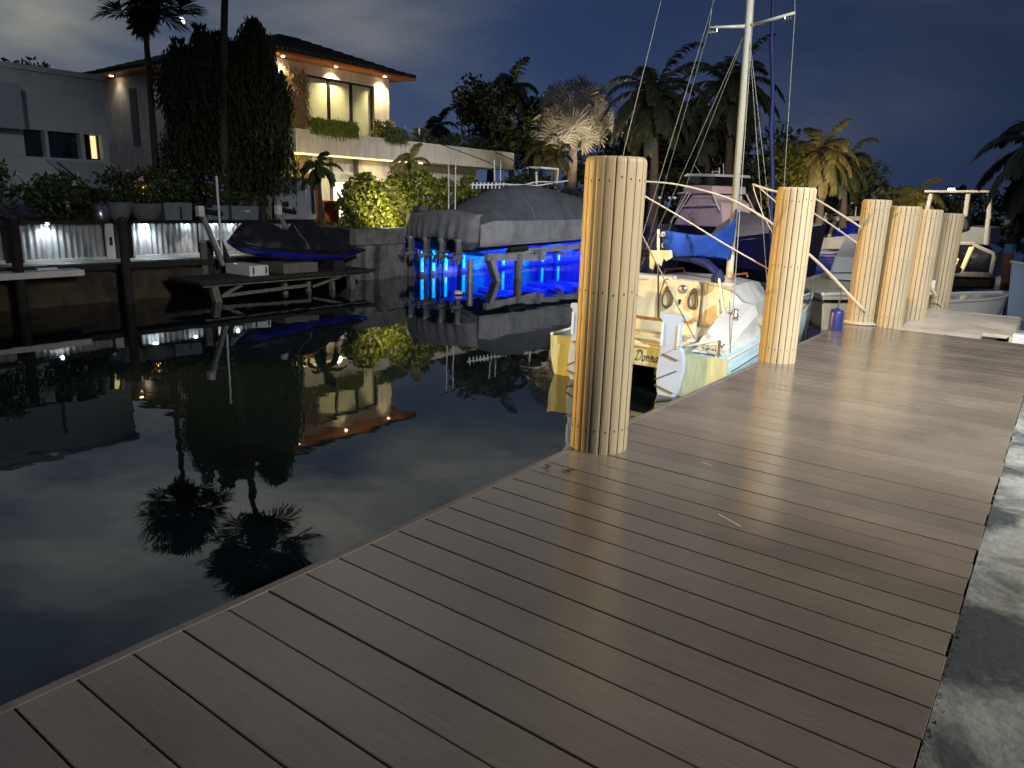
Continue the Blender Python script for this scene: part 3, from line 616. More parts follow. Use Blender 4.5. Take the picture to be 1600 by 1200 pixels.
# ------------------------------------------------------------------ mooring whips (curved rods over the boats) and dock lines
def whip(pix, y0, y1, label, r0=.018, r1=.007, name='mooring_whip', m='rope', group='mooring whips'):
    pts = []
    for i in range(len(pix) - 1):
        for k in range(4):
            p0, p1, p2, p3 = pix[max(i - 1, 0)], pix[i], pix[i + 1], pix[min(i + 2, len(pix) - 1)]; u = k / 4
            pts.append(tuple(.5 * (2 * p1[c] + (p2[c] - p0[c]) * u + (2 * p0[c] - 5 * p1[c] + 4 * p2[c] - p3[c]) * u * u + (3 * p1[c] - p0[c] - 3 * p2[c] + p3[c]) * u ** 3) for c in (0, 1)))
    pts.append(pix[-1]); n = len(pts) - 1
    P = [at_y(a, b, y0 + (y1 - y0) * k / n) for k, (a, b) in enumerate(pts)]
    mb = MB(); mb.tube(P, [r0 + (r1 - r0) * k / n for k in range(n + 1)], 8)
    return tag(mb.build(name, M[m], smooth=True), label, 'mooring rod' if name == 'mooring_whip' else 'rope', group)
whip([(1352, 488), (1300, 432), (1268, 401), (1210, 352), (1150, 315), (1100, 298), (1050, 287), (1000, 283)], 8.6, 7.0, 'long curved pale rod arching from the third piling over the sailboat boom')
whip([(1352, 360), (1300, 326), (1262, 304)], 8.9, 8.2, 'short straight pale rod between the second and third pilings, upper of the two', .012, .009)
whip([(1356, 392), (1300, 352), (1262, 327)], 9.0, 8.3, 'thin pale line below the short rod between the second and third pilings', .009, .007, 'dock_line', 'rope', 'dock lines')
whip([(1202, 421), (1130, 380), (1070, 343), (1003, 304)], 6.2, 5.6, 'straight white dock line crossing diagonally in front of the blue sail cover', .0065, .0065, 'dock_line', 'rope', 'dock lines')
whip([(1086, 530), (1060, 480), (1030, 420), (1000, 362)], 7.2, 4.6, 'white dock line running down from the nearest piling to the cockpit', .0055, .0055, 'dock_line', 'rope', 'dock lines')
whip([(1240, 303), (1207, 298), (1176, 288)], 8.0, 8.0, 'white short rod behind the second piling top', .012, .012)
whip([(1222, 325), (1200, 305), (1177, 289), (1190, 330), (1206, 362)], 8.0, 8.0, 'thin looped line hanging behind the second piling', .006, .005, 'dock_line', 'rope', 'dock lines')
# rope at the corner piling, fender box, blue fender
c = Vector(ptop[2]); mb = MB()
for k in range(2): mb.tube([(c.x + .158 * math.cos(a * .35), c.y + .158 * math.sin(a * .35), .012 + .016 * k) for a in range(19)], .009, 6)
mb.tube([(c.x + .13, c.y - .07, .012), (c.x + .2, c.y - .05, .012), (c.x + .3, c.y - .0, .012)], .009, 6)
tag(mb.build('rope', M['rope']), 'pale rope wound around the foot of the corner piling', 'rope')
c = Vector(ptop[5]); f = at_y(1456, 449, c.y - .2)
fb = thing('fender_box', 'small white plastic fender box hung on the farthest piling', 'fender', f)
mb = MB(); mb.box((0, 0, 0), (.07, .05, .2)); mb.build('body', M['white_paint'], fb, bevel=.012)
mb = MB(); a = at_y(1449, 437, c.y - .25) - f; b = at_y(1462, 462, c.y - .22) - f; d_ = at_y(1472, 478, c.y - .15) - f; mb.tube([a, b], .022, 6); mb.tube([a, b * .9 + Vector((.01, 0, 0)), b + Vector((-.01, 0, -.06)), d_], .008, 6); mb.build('strap', M['rope'], fb)
f = at_y(1306, 503, 8.25)
bf = thing('boat_fender', 'dark blue cylindrical fender hanging between the catamaran bow and the dock', 'fender', f)
mb = MB(); mb.lathe((0, 0, -.12), [(.02, -.02), (.05, -.015), (.066, .01), (.07, .03), (.07, .22), (.064, .245), (.03, .255), (.014, .27)], 16); mb.build('body', M['fender_blue'], bf, smooth=True)
mb = MB(); mb.tube([(0, 0, .14), (.01, 0, .24), (.0, .04, .36)], .008, 6); mb.build('lanyard', M['dark_rope'], bf)
# ================================================================== FAR BANK
lampk = dict(n=0)
def spot(loc, aim, e, col, ang=80, blend=.8, size=.03, name='wall_spot', parent=None):
    o = lamp('SPOT', name, loc, e, col, aim, size, ang, blend); return o
# seawalls
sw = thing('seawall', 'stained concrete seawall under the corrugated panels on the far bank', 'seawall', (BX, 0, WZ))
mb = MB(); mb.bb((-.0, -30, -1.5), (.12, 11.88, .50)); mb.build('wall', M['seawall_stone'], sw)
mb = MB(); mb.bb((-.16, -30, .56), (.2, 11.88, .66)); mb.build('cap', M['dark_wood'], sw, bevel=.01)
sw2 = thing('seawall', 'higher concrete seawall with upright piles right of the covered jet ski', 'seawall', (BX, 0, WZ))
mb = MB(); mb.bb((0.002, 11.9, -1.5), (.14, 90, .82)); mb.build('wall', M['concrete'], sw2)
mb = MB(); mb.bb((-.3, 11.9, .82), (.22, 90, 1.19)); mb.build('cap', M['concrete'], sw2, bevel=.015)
for k, px in enumerate((572, 592, 548)):
    p = at_x(px, 430, BX + .2); mb = MB(); mb.prism([(.145, p.y - .13, -1.5), (.145, p.y + .13, -1.5), (.145, p.y + .1, .815), (.145, p.y - .1, .815)], (.16 + .03 * k, 0, 0)); mb.build('pile', M['concrete'], sw2)

# corrugated retaining panels with lamps
PX = -15.42
yl0, yl1 = 3.6, 9.95
edges = [2.0, 5.62, 8.02, 10.9]
def corr(name, y0, y1, label):
    t = thing(name, label, 'panel', (PX, y0, -.2), 0, 'corrugated retaining panels')
    L_ = y1 - y0; n = int(L_ / .018); secs = []
    for k in range(n + 1):
        yy = L_ * k / n; x = .018 * math.sin(yy * 2 * math.pi / .115)
        secs.append([Vector((x, yy, .06)), Vector((x, yy, .70))])
    mb = MB(); mb.loft(secs); mb.build('sheet', M['corrugated'], t, smooth=True)
    mb = MB(); mb.bb((-.02, 0, 0), (.06, L_, .058)); mb.build('bottom_rail', M['white_paint'], t)
    mb = MB(); mb.bb((-.06, -.02, .70), (.14, L_ + .02, .765)); mb.build('top_rail', M['dark_frame'], t)
    return t
corr('retaining_panel', -2.0, 5.36, 'dark corrugated panel at the left edge beyond the first black pile')
pA = at_x(22, 370, PX).y; pB = at_x(197, 370, PX).y; pC = at_x(308, 370, PX).y; 
corr('retaining_panel', pA + .1, pB - .45, 'lit corrugated panel between the two black piles under the leafy bank')
corr('retaining_panel', pB + .12, pC, 'lit corrugated panel right of the second black pile, two lamps on it')
corr('retaining_panel', pC + .04, 12.2, 'white lit corrugated panel behind the covered jet ski')
g = thing('panel_gate', 'narrow white gate post panel with latch left of the second black pile', 'gate', (PX, pB - .42, -.2))
mb = MB(); mb.bb((-.02, 0, .0), (.05, .16, .70)); mb.build('leaf', M['white_paint'], g, bevel=.01)
mb = MB(); mb.bb((.05, .06, .28), (.09, .1, .44)); mb.build('latch', M['black_rubber'], g)
lab = ['bright cool wall lamp on the left lit panel', 'bright cool wall lamp on the panel right of the second black pile', 'small warm-white wall lamp left of the lift posts', 'wall lamp behind the leaning lift post', 'wall lamp beside the covered jet ski bow']
for k, (px, py, e, r_) in enumerate(((72, 349, 17, .05), (227, 351, 17, .05), (293, 351, 11, .03), (335, 350, 12, .028), (362, 351, 11, .03))):
    p = at_x(px, py, PX + .1); t = thing('wall_lamp', lab[k], 'lamp', p, 0, 'wall lamps on the corrugated panels')
    mb = MB(); mb.bb((-.05, -.05, .012), (.06, .05, .035)); mb.build('hood', M['galv'], t)
    mb = MB(); mb.lathe((0, 0, -.02), [(.01, 0), (r_, .006), (r_, .02), (.01, .03)], 14); mb.build('bulb', M['cool_lamp'], t)
    spot(p + Vector((.07, 0, -.045)), p + Vector((-.03, 0, -.7)), e, (.80, .92, 1.0) if k < 2 else (1, .93, .90), 150 if k < 2 else 72, .9, .02)
# dark mooring piles
for k, (px, py, r_, lb_) in enumerate(((18, 342, .075, 'black round mooring pile near the left edge before the lit panel'), (190, 343, .075, 'black round mooring pile between the two lit panels'))):
    p = at_x(px, py, BX + .45); t = thing('mooring_pile', lb_, 'mooring pile', (p.x, p.y, WZ), 0, 'black mooring piles')
    mb = MB(); mb.tube([(.0, 0, -1.5), (0, 0, p.z - WZ)], [r_ * 1.05, r_], 16); mb.build('shaft', M['dark_wood'], t)
    mb = MB(); mb.lathe((0, 0, p.z - WZ), [(r_ * 1.08, 0), (r_ * 1.08, .02), (.02, .05)], 16); mb.build('cap', M['dark_frame'], t)
# lit white strip deck (lower walkway kerb)
SX = BX + .55; zs1, ys1 = at_x(60, 425, SX).z, at_x(133, 428, SX).y; zs0 = at_x(60, 435.5, SX).z
fd = thing('dock_slab', 'long white dock slab projecting below the left lit panel', 'dock', (SX, 0, 0))
mb = MB(); mb.bb((-.55, 0.4, zs0), (.0, ys1, zs1)); mb.build('deck', M['white_paint'], fd, bevel=.015)
mb = MB(); mb.bb((-.5, .5, -1.3), (-.38, 2.3, zs0 - .003)); mb.build('support', M['dark_wood'], fd)
mb = MB(); mb.box((-.2, at_x(82, 424, SX).y, zs1 + .02), (.1, .3, .035)); mb.build('cleat', M['white_paint'], fd, bevel=.01)

# ------------------------------------------------------------------ planters and their plants along the panel top
def bush(name, label, cat, c, dims, n, ls, m, group=None, stems=3, seed=0, petals=None, up=.3, stemm='bark', part='foliage'):
    q = random.Random(seed + 100); t = thing(name, label, cat, c, 0, group)
    mb = MB(); lumps = [(Vector((q.uniform(-.5, .5) * dims[0], q.uniform(-.5, .5) * dims[1], q.uniform(.25, .95) * dims[2])), q.uniform(.22, .42)) for _ in range(9)]
    dm = Vector(dims)
    for i in range(n):
        lc, lr = q.choice(lumps); v = rv(q) * (q.random() ** .4) * lr
        p = lc + Vector((v.x * dm.x, v.y * dm.y, v.z * dm.z * .8))
        if p.z < .02: p.z = .02 + q.random() * .1
        d = (rv(q) + Vector((0, 0, up))).normalized(); u = d.cross(rv(q)).normalized()
        mb.leaf(p, d, u, ls * q.uniform(.6, 1.3), ls * q.uniform(.35, .6))
    mb.build(part, M[m], t)
    mb = MB()
    for k in range(stems):
        lc, _ = lumps[k]; b = Vector((q.uniform(-.12, .12) * dims[0], q.uniform(-.12, .12) * dims[1], -.02)); mb.tube([b, b.lerp(lc, .5) + Vector((0, 0, .05)), lc], [.022, .016, .008], 6)
    mb.build('stem', M[stemm], t)
    if petals:
        mb = MB()
        for k in range(petals[1]):
            lc, lr = q.choice(lumps); v = rv(q); v.x = abs(v.x); p = lc + Vector((v.x * dm.x * lr, v.y * dm.y * lr, v.z * dm.z * lr)) * 1.02
            for j in range(6):
                d = (rv(q) + Vector((.8, -.3, .3))).normalized(); mb.leaf(p, d, d.cross(rv(q)).normalized(), petals[2], petals[2] * .8)
        mb.build('blossom', M[petals[0]], t)
    return t
def planter(px0, px1, py0, py1, kind, label, X=-15.75, depth=.5):
    a = at_x(px0, py1, X); b = at_x(px1, py0, X); w_ = b.y - a.y; h = max(.1, b.z - .56); y = (a.y + b.y) / 2
    t = thing('planter', label, 'planter', (X - .12, y, .5), 0, 'planters on the panel top'); h += .06
    mb = MB()
    if kind == 'box':
        o = [(-.2, -w_ / 2), (.2, -w_ / 2), (.2, w_ / 2), (-.2, w_ / 2)]; mb.loft([[Vector((x * .94, y_ * .94, 0)) for x, y_ in o], [Vector((x, y_, h)) for x, y_ in o], [Vector((x * .88, y_ * .9, h)) for x, y_ in o], [Vector((x * .86, y_ * .88, h - .06)) for x, y_ in o]], closed=True, caps=(True, True)); mb.build('pot', M['planter_grey'], t, bevel=.008)
    elif kind == 'bowl':
        r = w_ / 2; mb.lathe((0, 0, 0), [(r * .45, 0), (r * .8, h * .3), (r, h * .75), (r * .98, h), (r * .9, h), (r * .88, h - .05)], 24); mb.build('pot', M['stone_bowl'], t, smooth=True)
    else:
        r = w_ / 2; mb.lathe((0, 0, 0), [(r * .9, 0), (r, h * .1), (r, h), (r * .93, h), (r * .92, h - .05)], 24); mb.build('pot', M['planter_steel'], t, smooth=True)
    return t, Vector((X - .12, y, .5 + h - .05)), w_
pl = [(146, 172, 314, 343, 'drum', 'shiny steel drum planter left of the two stone bowls'), (170, 208, 316, 343, 'bowl', 'round stone bowl planter beside the shiny steel drum'), (208, 254, 318, 343, 'bowl', 'wide round stone bowl planter under the glowing lantern'),
      (255, 297, 317, 343, 'box', 'grey box planter above the small warm wall lamp'), (322, 354, 321, 345, 'box', 'grey box planter behind the leaning lift post'), (360, 401, 322, 346, 'box', 'grey box planter with small plate right of the white pole')]
for k, a in enumerate(pl):
    t, top, w_ = planter(*a)
    bush('potted_plant', ('low dark plant spilling from the steel drum planter', 'dark sprawling plant in the left stone bowl', 'grassy plant growing in the stone bowl under the lantern', 'leafy plant in the box planter above the warm lamp', 'violet flowering bougainvillea in the planter behind the lift post', 'thin dark plant in the rightmost box planter')[k],
         'plant', top, (.3, w_ * .95, (.25, .2, .5, .45, .75, .3)[k]), (350, 260, 700, 700, 900, 300)[k], .085, 'leaf_mid' if k != 0 else 'leaf_dark', 'plants in the planters', 3, k, ('violet_petal', 34, .05) if k == 4 else None)
    if k == 5:
        p = at_x(386, 330, -15.66); mb = MB(); mb.bb((p.x - t.location.x + .02, p.y - t.location.y - .07, p.z - t.location.z - .02), (p.x - t.location.x + .03, p.y - t.location.y + .07, p.z - t.location.z + .02)); mb.build('plate', M['white_paint'], t)
# big plants of the left bank
for k, (px, py, X, dims, n, mm, lb_, pet) in enumerate((
    (30, 318, -16.0, (.8, 2.2, 1.0), 2600, 'leaf_mid', 'broad leafy shrub at the left edge in front of the white house', ('white_petal', 12, .07)),
    (110, 322, -16.2, (.8, 1.9, .62), 1800, 'leaf_dark', 'low spreading shrub under the dark windows of the white house', None),
    (205, 318, -16.4, (.8, 1.3, 1.05), 2200, 'leaf_mid', 'tall shrub with pale flowers left of the glowing lantern', ('white_petal', 7, .07)),
    (258, 318, -16.5, (.9, 1.2, 1.35), 2400, 'leaf_mid', 'pink frangipani shrub beside the glowing lantern', ('pink_petal', 12, .085)),
    (305, 318, -16.6, (.9, 1.2, 1.15), 2200, 'leaf_dark', 'dark shrub with pink blossoms right of the frangipani', ('pink_petal', 5, .08)))):
    p = at_x(px, py, X); bush('shrub', lb_, 'shrub', (X, p.y, .5), dims, n, .12, mm, 'garden shrubs on the left bank', 5, 20 + k, pet)
# glowing oval lantern
p = at_x(221, 291, -16.0); t = thing('lantern', 'glowing amber oval lantern among the plants', 'lantern', p)
mb = MB(); mb.lathe((0, 0, -.045), [(.02, 0), (.09, .01), (.125, .035), (.12, .055), (.05, .075)], 22); mb.build('shade', M['ember'], t, smooth=True)
mb = MB(); mb.lathe((0, 0, .028), [(.135, -.012), (.14, 0), (.06, .035), (.02, .05)], 22); mb.build('hood', M['brass'], t, smooth=True)
mb = MB(); mb.tube([(0, 0, .06), (-.05, .02, .3), (-.15, .05, .5)], .006, 5); mb.build('hanger', M['dark_frame'], t)
lamp('POINT', 'lantern_light', p + Vector((.05, 0, -.14)), 4, (1, .6, .15), size=.05)
mb = MB()
for k in range(26): mb.tube([(rnd.uniform(-.02, .02), k * .03 - .4, 0), (rnd.uniform(-.02, .02), k * .03 - .4, rnd.uniform(.4, .75))], .012, 5)
o = mb.build('reed_screen', M['leaf_gold']); o.location = (-16.25, p.y - .1, .5); tag(o, 'tan reed screen lit behind the amber lantern', 'screen')

# ------------------------------------------------------------------ white modern house, left
hx = -19.0
def hz(px, py): return at_x(px, py, hx)
wh = thing('white_house', 'pale modern flat-roofed house with dark strip windows at the left edge', 'house', (hx, 0, .5))
def wb(a, b): return Vector((a[0] - hx, a[1], a[2] - .5)), Vector((b[0] - hx, b[1], b[2] - .5))
y0 = -6.0; y1 = hz(165, 180).y; zt = 3.62
zw0, zw1 = hz(60, 245).z, hz(60, 203).z
wy = [hz(38, 222).y, hz(71, 222).y, hz(76, 222).y, hz(126, 222).y, hz(132, 222).y, hz(160, 222).y]
mb = MB()
mb.bb(*wb((hx - 6, y0, zw1), (hx, y1, zt))); mb.bb(*wb((hx - 6, y0, .3), (hx - .02, y1 + .02, zw0))); mb.bb(*wb((hx - 6, y0, zw0), (hx, wy[0], zw1)))
for a, b in ((wy[1], wy[2]), (wy[3], wy[4]), (wy[5], y1)): mb.bb(*wb((hx - 6, a, zw0), (hx, b, zw1)))
mb.build('wall', M['white_stucco'], wh)
mb = MB(); mb.bb(*wb((hx - 6.1, y0, zt), (hx + .05, y1 + .06, zt + .12))); mb.build('parapet', M['white_stucco'], wh, bevel=.01)
for k in range(3):
    mb = MB(); mb.bb(*wb((hx - .3, wy[2 * k], zw0), (hx - .26, wy[2 * k + 1], zw1))); w_ = mb.build('window', M['glass_dark'], wh)
    mb = MB(); a, b = wy[2 * k], wy[2 * k + 1]
    for q_ in ((a, a + .035), (b - .035, b)): mb.bb(*wb((hx - .255, q_[0], zw0), (hx - .2, q_[1], zw1)))
    mb.bb(*wb((hx - .255, a + .035, zw0), (hx - .2, b - .035, zw0 + .035))); mb.build('frame', M['dark_frame'], w_)
mb = MB(); mb.bb(*wb((hx - .252, hz(149, 222).y, zw0 + .04), (hx - .235, hz(157, 222).y, zw1 - .02))); mb.build('window_glow', M['lit_room'], wh)
mb = MB(); mb.bb(*wb((hx, y0, 2.35), (hx + .5, hz(22, 180).y, 3.28))); mb.build('balcony_box', M['grey_stucco'], wh, bevel=.01)
mb = MB(); mb.prism([wb((hx + .02, hz(85, 248).y, 0), (0, 0, 0))[0] * 0 + Vector((.03, hz(70, 250).y, zw0 - .5 - .05)), Vector((.03, hz(140, 300).y, .35)), Vector((.03, hz(165, 300).y, .35)), Vector((.03, y1 - .2, zw0 - .55))], (.06, 0, 0)); mb.build('stair_wall', M['grey_stucco'], wh)
mb = MB(); mb.tube([Vector((.14, hz(85, 248).y, zw0 - .5 - .1)), Vector((.14, hz(145, 295).y, .55))], .015, 6); mb.build('handrail', M['dark_frame'], wh)
p = hz(117, 279); mb = MB(); mb.bb((.16, p.y - .02, p.z - .5 - .13), (.19, p.y + .02, p.z - .5 + .14)); mb.build('stair_lamp', M['white_paint'], wh)

# ------------------------------------------------------------------ two-storey house with hip roof
EX, EZ = -18.0, 4.86          # eave line
WX = -18.6
EY0, EY1 = at_x(420, 72, EX).y, at_x(650, 126, EX).y
vh = thing('villa', 'two-storey beige villa with dark hip roof, lit eaves and three-pane window', 'house', (EX, EY0, .42))
O = Vector((EX, EY0, .42))
def vl(x, y, z): return Vector((x, y, z)) - O
def vbox(mb, a, b): mb.bb(vl(*a), vl(*b)); return mb
yw0, yw1 = EY0 + .55, at_x(608, 160, WX).y
BXX = -29.0
wy0, wy1 = at_x(480, 150, WX).y, at_x(585, 165, WX).y
wz0, wz1 = 2.9, at_x(530, 125, WX).z
mb = MB()
vbox(mb, (BXX, yw0, .4), (WX, yw1, wz0)); vbox(mb, (BXX, yw0, wz1), (WX, yw1, EZ - .02)); vbox(mb, (WX - .4, yw0, wz0), (WX, wy0, wz1)); vbox(mb, (WX - .4, wy1, wz0), (WX, yw1, wz1))
vbox(mb, (BXX, yw0, wz0), (WX - .4, yw0 + .4, wz1)); vbox(mb, (WX - .8, yw0 + .4, wz0), (WX - .5, yw1, wz1))
vbox(mb, (BXX, yw1, .4), (WX - .7, at_x(803, 250, -17.6).y - .2, 2.29))
mb.build('wall', M['stucco'], vh)
# roof with tile courses
pk0, pk1 = EY0 + 2.6, EY1 - 2.6; pkx = EX - 3.0; rz = EZ + 1.15
mb = MB(); e = [vl(EX, EY0, EZ + .12), vl(EX, EY1, EZ + .12), vl(BXX, EY1, EZ + .12), vl(BXX, EY0, EZ + .12)]; tp = [vl(pkx, pk0, rz), vl(pkx, pk1, rz), vl(BXX + 3, pk1, rz), vl(BXX + 3, pk0, rz)]
secs = []
for k in range(13):
    t_ = k / 12
    for dz in ((0, .028) if k < 12 else (0,)):
        tt = min(1, t_ + (0 if dz else 0)); secs.append([e[j].lerp(tp[j], max(0, tt - (.0 if dz == 0 else .0))) + Vector((0, 0, dz)) for j in range(4)])
mb.loft(secs, closed=True, caps=(False, True)); mb.build('roof', M['roof_tile'], vh)
mb = MB(); q = random.Random(4); y = EY0
while y < EY1 - .1:
    mb.tube([vl(EX + .05, y + .08, EZ + .11), vl(EX - .12, y + .08, EZ + .16)], .045, 6); y += .16
x = EX
while x > BXX + .2:
    mb.tube([vl(x - .08, EY0 - .05, EZ + .11), vl(x - .08, EY0 + .12, EZ + .16)], .045, 6); x -= .16
mb.build('eave_tiles', M['roof_tile'], vh)
mb = MB(); vbox(mb, (BXX, EY0, EZ), (EX, EY1, EZ + .06)); mb.build('soffit', M['cedar'], vh)
mb = MB(); vbox(mb, (EX - .03, EY0 + .0, EZ + .062), (EX + .015, EY1, EZ + .115)); vbox(mb, (BXX, EY0 - .015, EZ + .062), (EX - .03, EY0 + .02, EZ + .115)); mb.build('fascia', M['dark_wood'], vh)
for px, ew in ((442, 90), (525, 190), (601, 190)):
    p = at_x(px, 88 + (px - 442) * .22, EX - .38); p.z = EZ - .004
    mb = MB(); mb.lathe(p - O - Vector((0, 0, .012)), [(.01, 0), (.04, .002), (.045, .014)], 14); mb.build('downlight', M['warm_lamp'], vh)
    spot((p.x + .0, p.y, EZ - .03), (p.x - .14, p.y, EZ - 2), ew, (1, .80, .46), 118, 1.0, .03, 'eave_spot')
spot((-24.5, EY0 + .25, EZ - .03), (-24.4, EY0 + .5, 2), 9, (1, .85, .6), 120, 1, .03, 'eave_spot')
mb = MB(); mb.lathe(vl(-27.2, EY0 + .3, EZ - .016), [(.01, 0), (.05, .002), (.055, .014)], 14); mb.build('downlight', M['warm_lamp'], vh)
spot((-27.2, EY0 + .3, EZ - .03), (-27.2, EY0 + .6, 2), 9, (1, .9, .7), 120, 1, .03, 'eave_spot')
# window: three panes with blinds
fw_ = MB(); n3 = 3
vbox(fw_, (WX - .18, wy0, wz0), (WX - .08, wy0 + .05, wz1)); vbox(fw_, (WX - .18, wy1 - .05, wz0), (WX - .08, wy1, wz1)); vbox(fw_, (WX - .18, wy0 + .05, wz1 - .05), (WX - .08, wy1 - .05, wz1)); vbox(fw_, (WX - .18, wy0 + .05, wz0), (WX - .08, wy1 - .05, wz0 + .05))
for k in (1, 2):
    y = wy0 + (wy1 - wy0) * k / 3; vbox(fw_, (WX - .17, y - .045, wz0 + .05), (WX - .085, y + .045, wz1 - .05))
wn = fw_.build('window', M['dark_frame'], vh)
for k in range(3):
    a = wy0 + (wy1 - wy0) * k / 3 + .05; b = wy0 + (wy1 - wy0) * (k + 1) / 3 - .05
    mb = MB(); vbox(mb, (WX - .15, a, wz0 + .05), (WX - .13, b, wz1 - .05)); mb.build('pane', M['blind'], wn)
# side door on the dark flank
a = at_y(209, 155, yw0); mb = MB(); vbox(mb, (a.x - .25, yw0 - .02, 2.6), (a.x + .2, yw0 + .02, 4.45)); mb.build('door', M['dark_frame'], vh)
# projecting terrace with parapet, cove light under, ground floor glazing
TX = -17.6
ty0, ty1 = at_x(462, 220, TX).y, at_x(803, 250, TX).y
tz1 = at_x(600, 211, TX).z; tz0 = at_x(560, 248, TX).z; tz1 = 2.92; tz0 = 2.30
mb = MB(); vbox(mb, (TX - .16, ty0, tz0), (TX, ty1, tz1)); vbox(mb, (WX, ty0, tz0), (TX - .16, ty1, tz0 + .16)); vbox(mb, (-24, ty1 - .16, tz0), (TX - .16, ty1, tz1)); vbox(mb, (WX, ty0, tz0 + .16), (TX - .16, ty0 + .16, tz1)); mb.build('terrace', M['stucco'], vh)
mb = MB(); vbox(mb, (TX - .22, ty0 + .1, tz0 - .05), (TX - .12, at_x(665, 262, TX).y, tz0 - .005)); mb.build('cove_light', M['cove'], vh)
spot((TX - .1, ty0 + 1.2, tz0 - .1), (WX, ty0 + 1.4, .5), 60, (1, .78, .38), 150, 1, .05, 'cove_spot'); spot((TX - .1, ty0 + 3.6, tz0 - .1), (WX, ty0 + 3.8, .5), 60, (1, .78, .38), 150, 1, .05, 'cove_spot')
for y in (ty0 + 1.6, ty0 + 4.6, ty0 + 7.6): spot((-15.4, y, 1.6), (TX, y + .4, 2.5), 26, (1, .80, .42), 120, 1, .05, 'terrace_fill')  # added unseen spots that warm the terrace front
gy0, gy1 = at_x(517, 270, WX).y, at_x(552, 270, WX).y
mb = MB(); vbox(mb, (WX + .002, gy0, .5), (WX + .02, gy1, 1.85)); gl = mb.build('ground_window', M['lit_room_cool'], vh)
mb = MB(); vbox(mb, (WX + .02, gy1, .42), (WX + .14, gy1 + .1, tz0 - .01)); vbox(mb, (WX + .02, gy0 - .08, .42), (WX + .1, gy0, tz0 - .01)); mb.build('post', M['grey_wood'], vh)
mb = MB(); vbox(mb, (WX + .02, gy0 + .02, 1.55), (WX + .06, gy1 - .02, 1.85)); mb.build('roller_blind', M['white_paint'], gl)
# dry vine climbing the wall
vy0, vy1 = at_x(441, 150, WX).y, at_x(477, 150, WX).y
mb = MB(); q = random.Random(11)
for k in range(800):
    y = q.uniform(vy0, vy1); z0 = q.uniform(1.0, 4.75); pts = []
    for j in range(6): pts.append((q.uniform(.02, .09), y + q.uniform(-.05, .05) + j * .03 * q.choice((-1, 1)), z0 - j * q.uniform(.06, .15)))
    mb.tube(pts, .009, 3, cap=False)
o = thing('climbing_vine', 'dry brown vine hanging down the lit villa wall left of the window', 'vine', (WX, 0, 0)); mb.build('stems', M['dry_vine'], o)
mb = MB()
for k in range(1500):
    p = Vector((q.uniform(.03, .16), q.gauss(vy0 + .02, .14), 1.0 + 2.4 * q.random() ** 1.7)); d = (rv(q) + Vector((.4, 0, -.6))).normalized(); mb.leaf(p, d, d.cross(rv(q)).normalized(), .09, .045)
mb.build('leaves', M['vine_green'], o)
p = at_x(452, 262, WX + .5); spot((p.x, p.y - .1, .9), (WX, p.y + .05, 3.2), 320, (1, .80, .30), 70, .9, .04, 'uplight'); spot((WX + .6, vy0 - .5, .8), (WX + .1, vy0 - .2, 3.0), 160, (.8, 1, .2), 60, .9, .04, 'uplight')

# plants on the terrace
def hang(name, label, y0, y1, zt, zl, n, m, x=TX + .06, seed=1, top=.22):
    q = random.Random(seed); t = thing(name, label, 'plant', (x, (y0 + y1) / 2, zt), 0, 'plants along the terrace parapet'); mb = MB(); w_ = (y1 - y0) / 2
    for k in range(n):
        y = q.uniform(-w_, w_); ln = zl * q.random() ** 1.6 * (1 - .4 * abs(y) / w_); p = Vector((q.uniform(-.2, .06), y, q.uniform(0, top)))
        for j in range(5):
            d = Vector((q.uniform(-.3, .3), q.uniform(-.35, .35), (.7 - j * .5) if j < 2 else -1)).normalized(); mb.leaf(p, d, d.cross(rv(q)).normalized(), .13, .022); p = Vector((max(p.x, .03) if j > 0 else p.x, p.y, p.z)) + d * (.06 if j < 1 else ln / 4)
    mb.build('foliage', M[m], t); mb = MB(); mb.bb((-.16, -w_, -.12), (-.03, w_, .0)); mb.build('trough', M['planter_grey'], t); return t
hang('trailing_plant', 'yellow-green trailing grass over the parapet under the villa window', at_x(484, 195, TX).y, at_x(556, 205, TX).y, tz1 + .02, .8, 1100, 'vine_green', seed=1)
hang('trailing_plant', 'dark trailing plant over the parapet right of the villa', at_x(600, 210, TX).y, at_x(632, 215, TX).y, tz1 + .02, .8, 700, 'leaf_mid', seed=2)
p = at_x(603, 195, TX - .3); bush('terrace_shrub', 'round bright leafy shrub on the terrace at the villa corner', 'shrub', (TX - .3, p.y, tz1 - .1), (.5, .75, .62), 900, .13, 'leaf_yellow', 'plants along the terrace parapet', 3, 41)
for k, (px, w_, n) in enumerate(((660, .9, 900), (700, 1.1, 1000), (745, 1.1, 1000))):
    p = at_x(px, 215, TX - .3); bush('terrace_hedge', ('dark clipped bush on the parapet nearest the villa corner', 'dark bush in the middle of the terrace parapet', 'dark bush at the far end of the terrace parapet')[k], 'shrub', (TX - .35, p.y, tz1 - .1), (.5, w_, .5), n, .09, 'leaf_dark', 'plants along the terrace parapet', 3, 50 + k)
mb = MB()
for px, py in ((632, 203), (655, 205)):
    p = at_x(px, py, TX - .1); mb = MB(); mb.tube([(0, 0, -.1), (0, 0, .1)], .02, 8); o = mb.build('bollard_light', M['white_paint']); o.location = p; tag(o, 'small white bollard light on the terrace ' + ('beside the corner shrub' if px == 632 else 'further from the corner shrub'), 'light', 'bollard lights on the terrace')

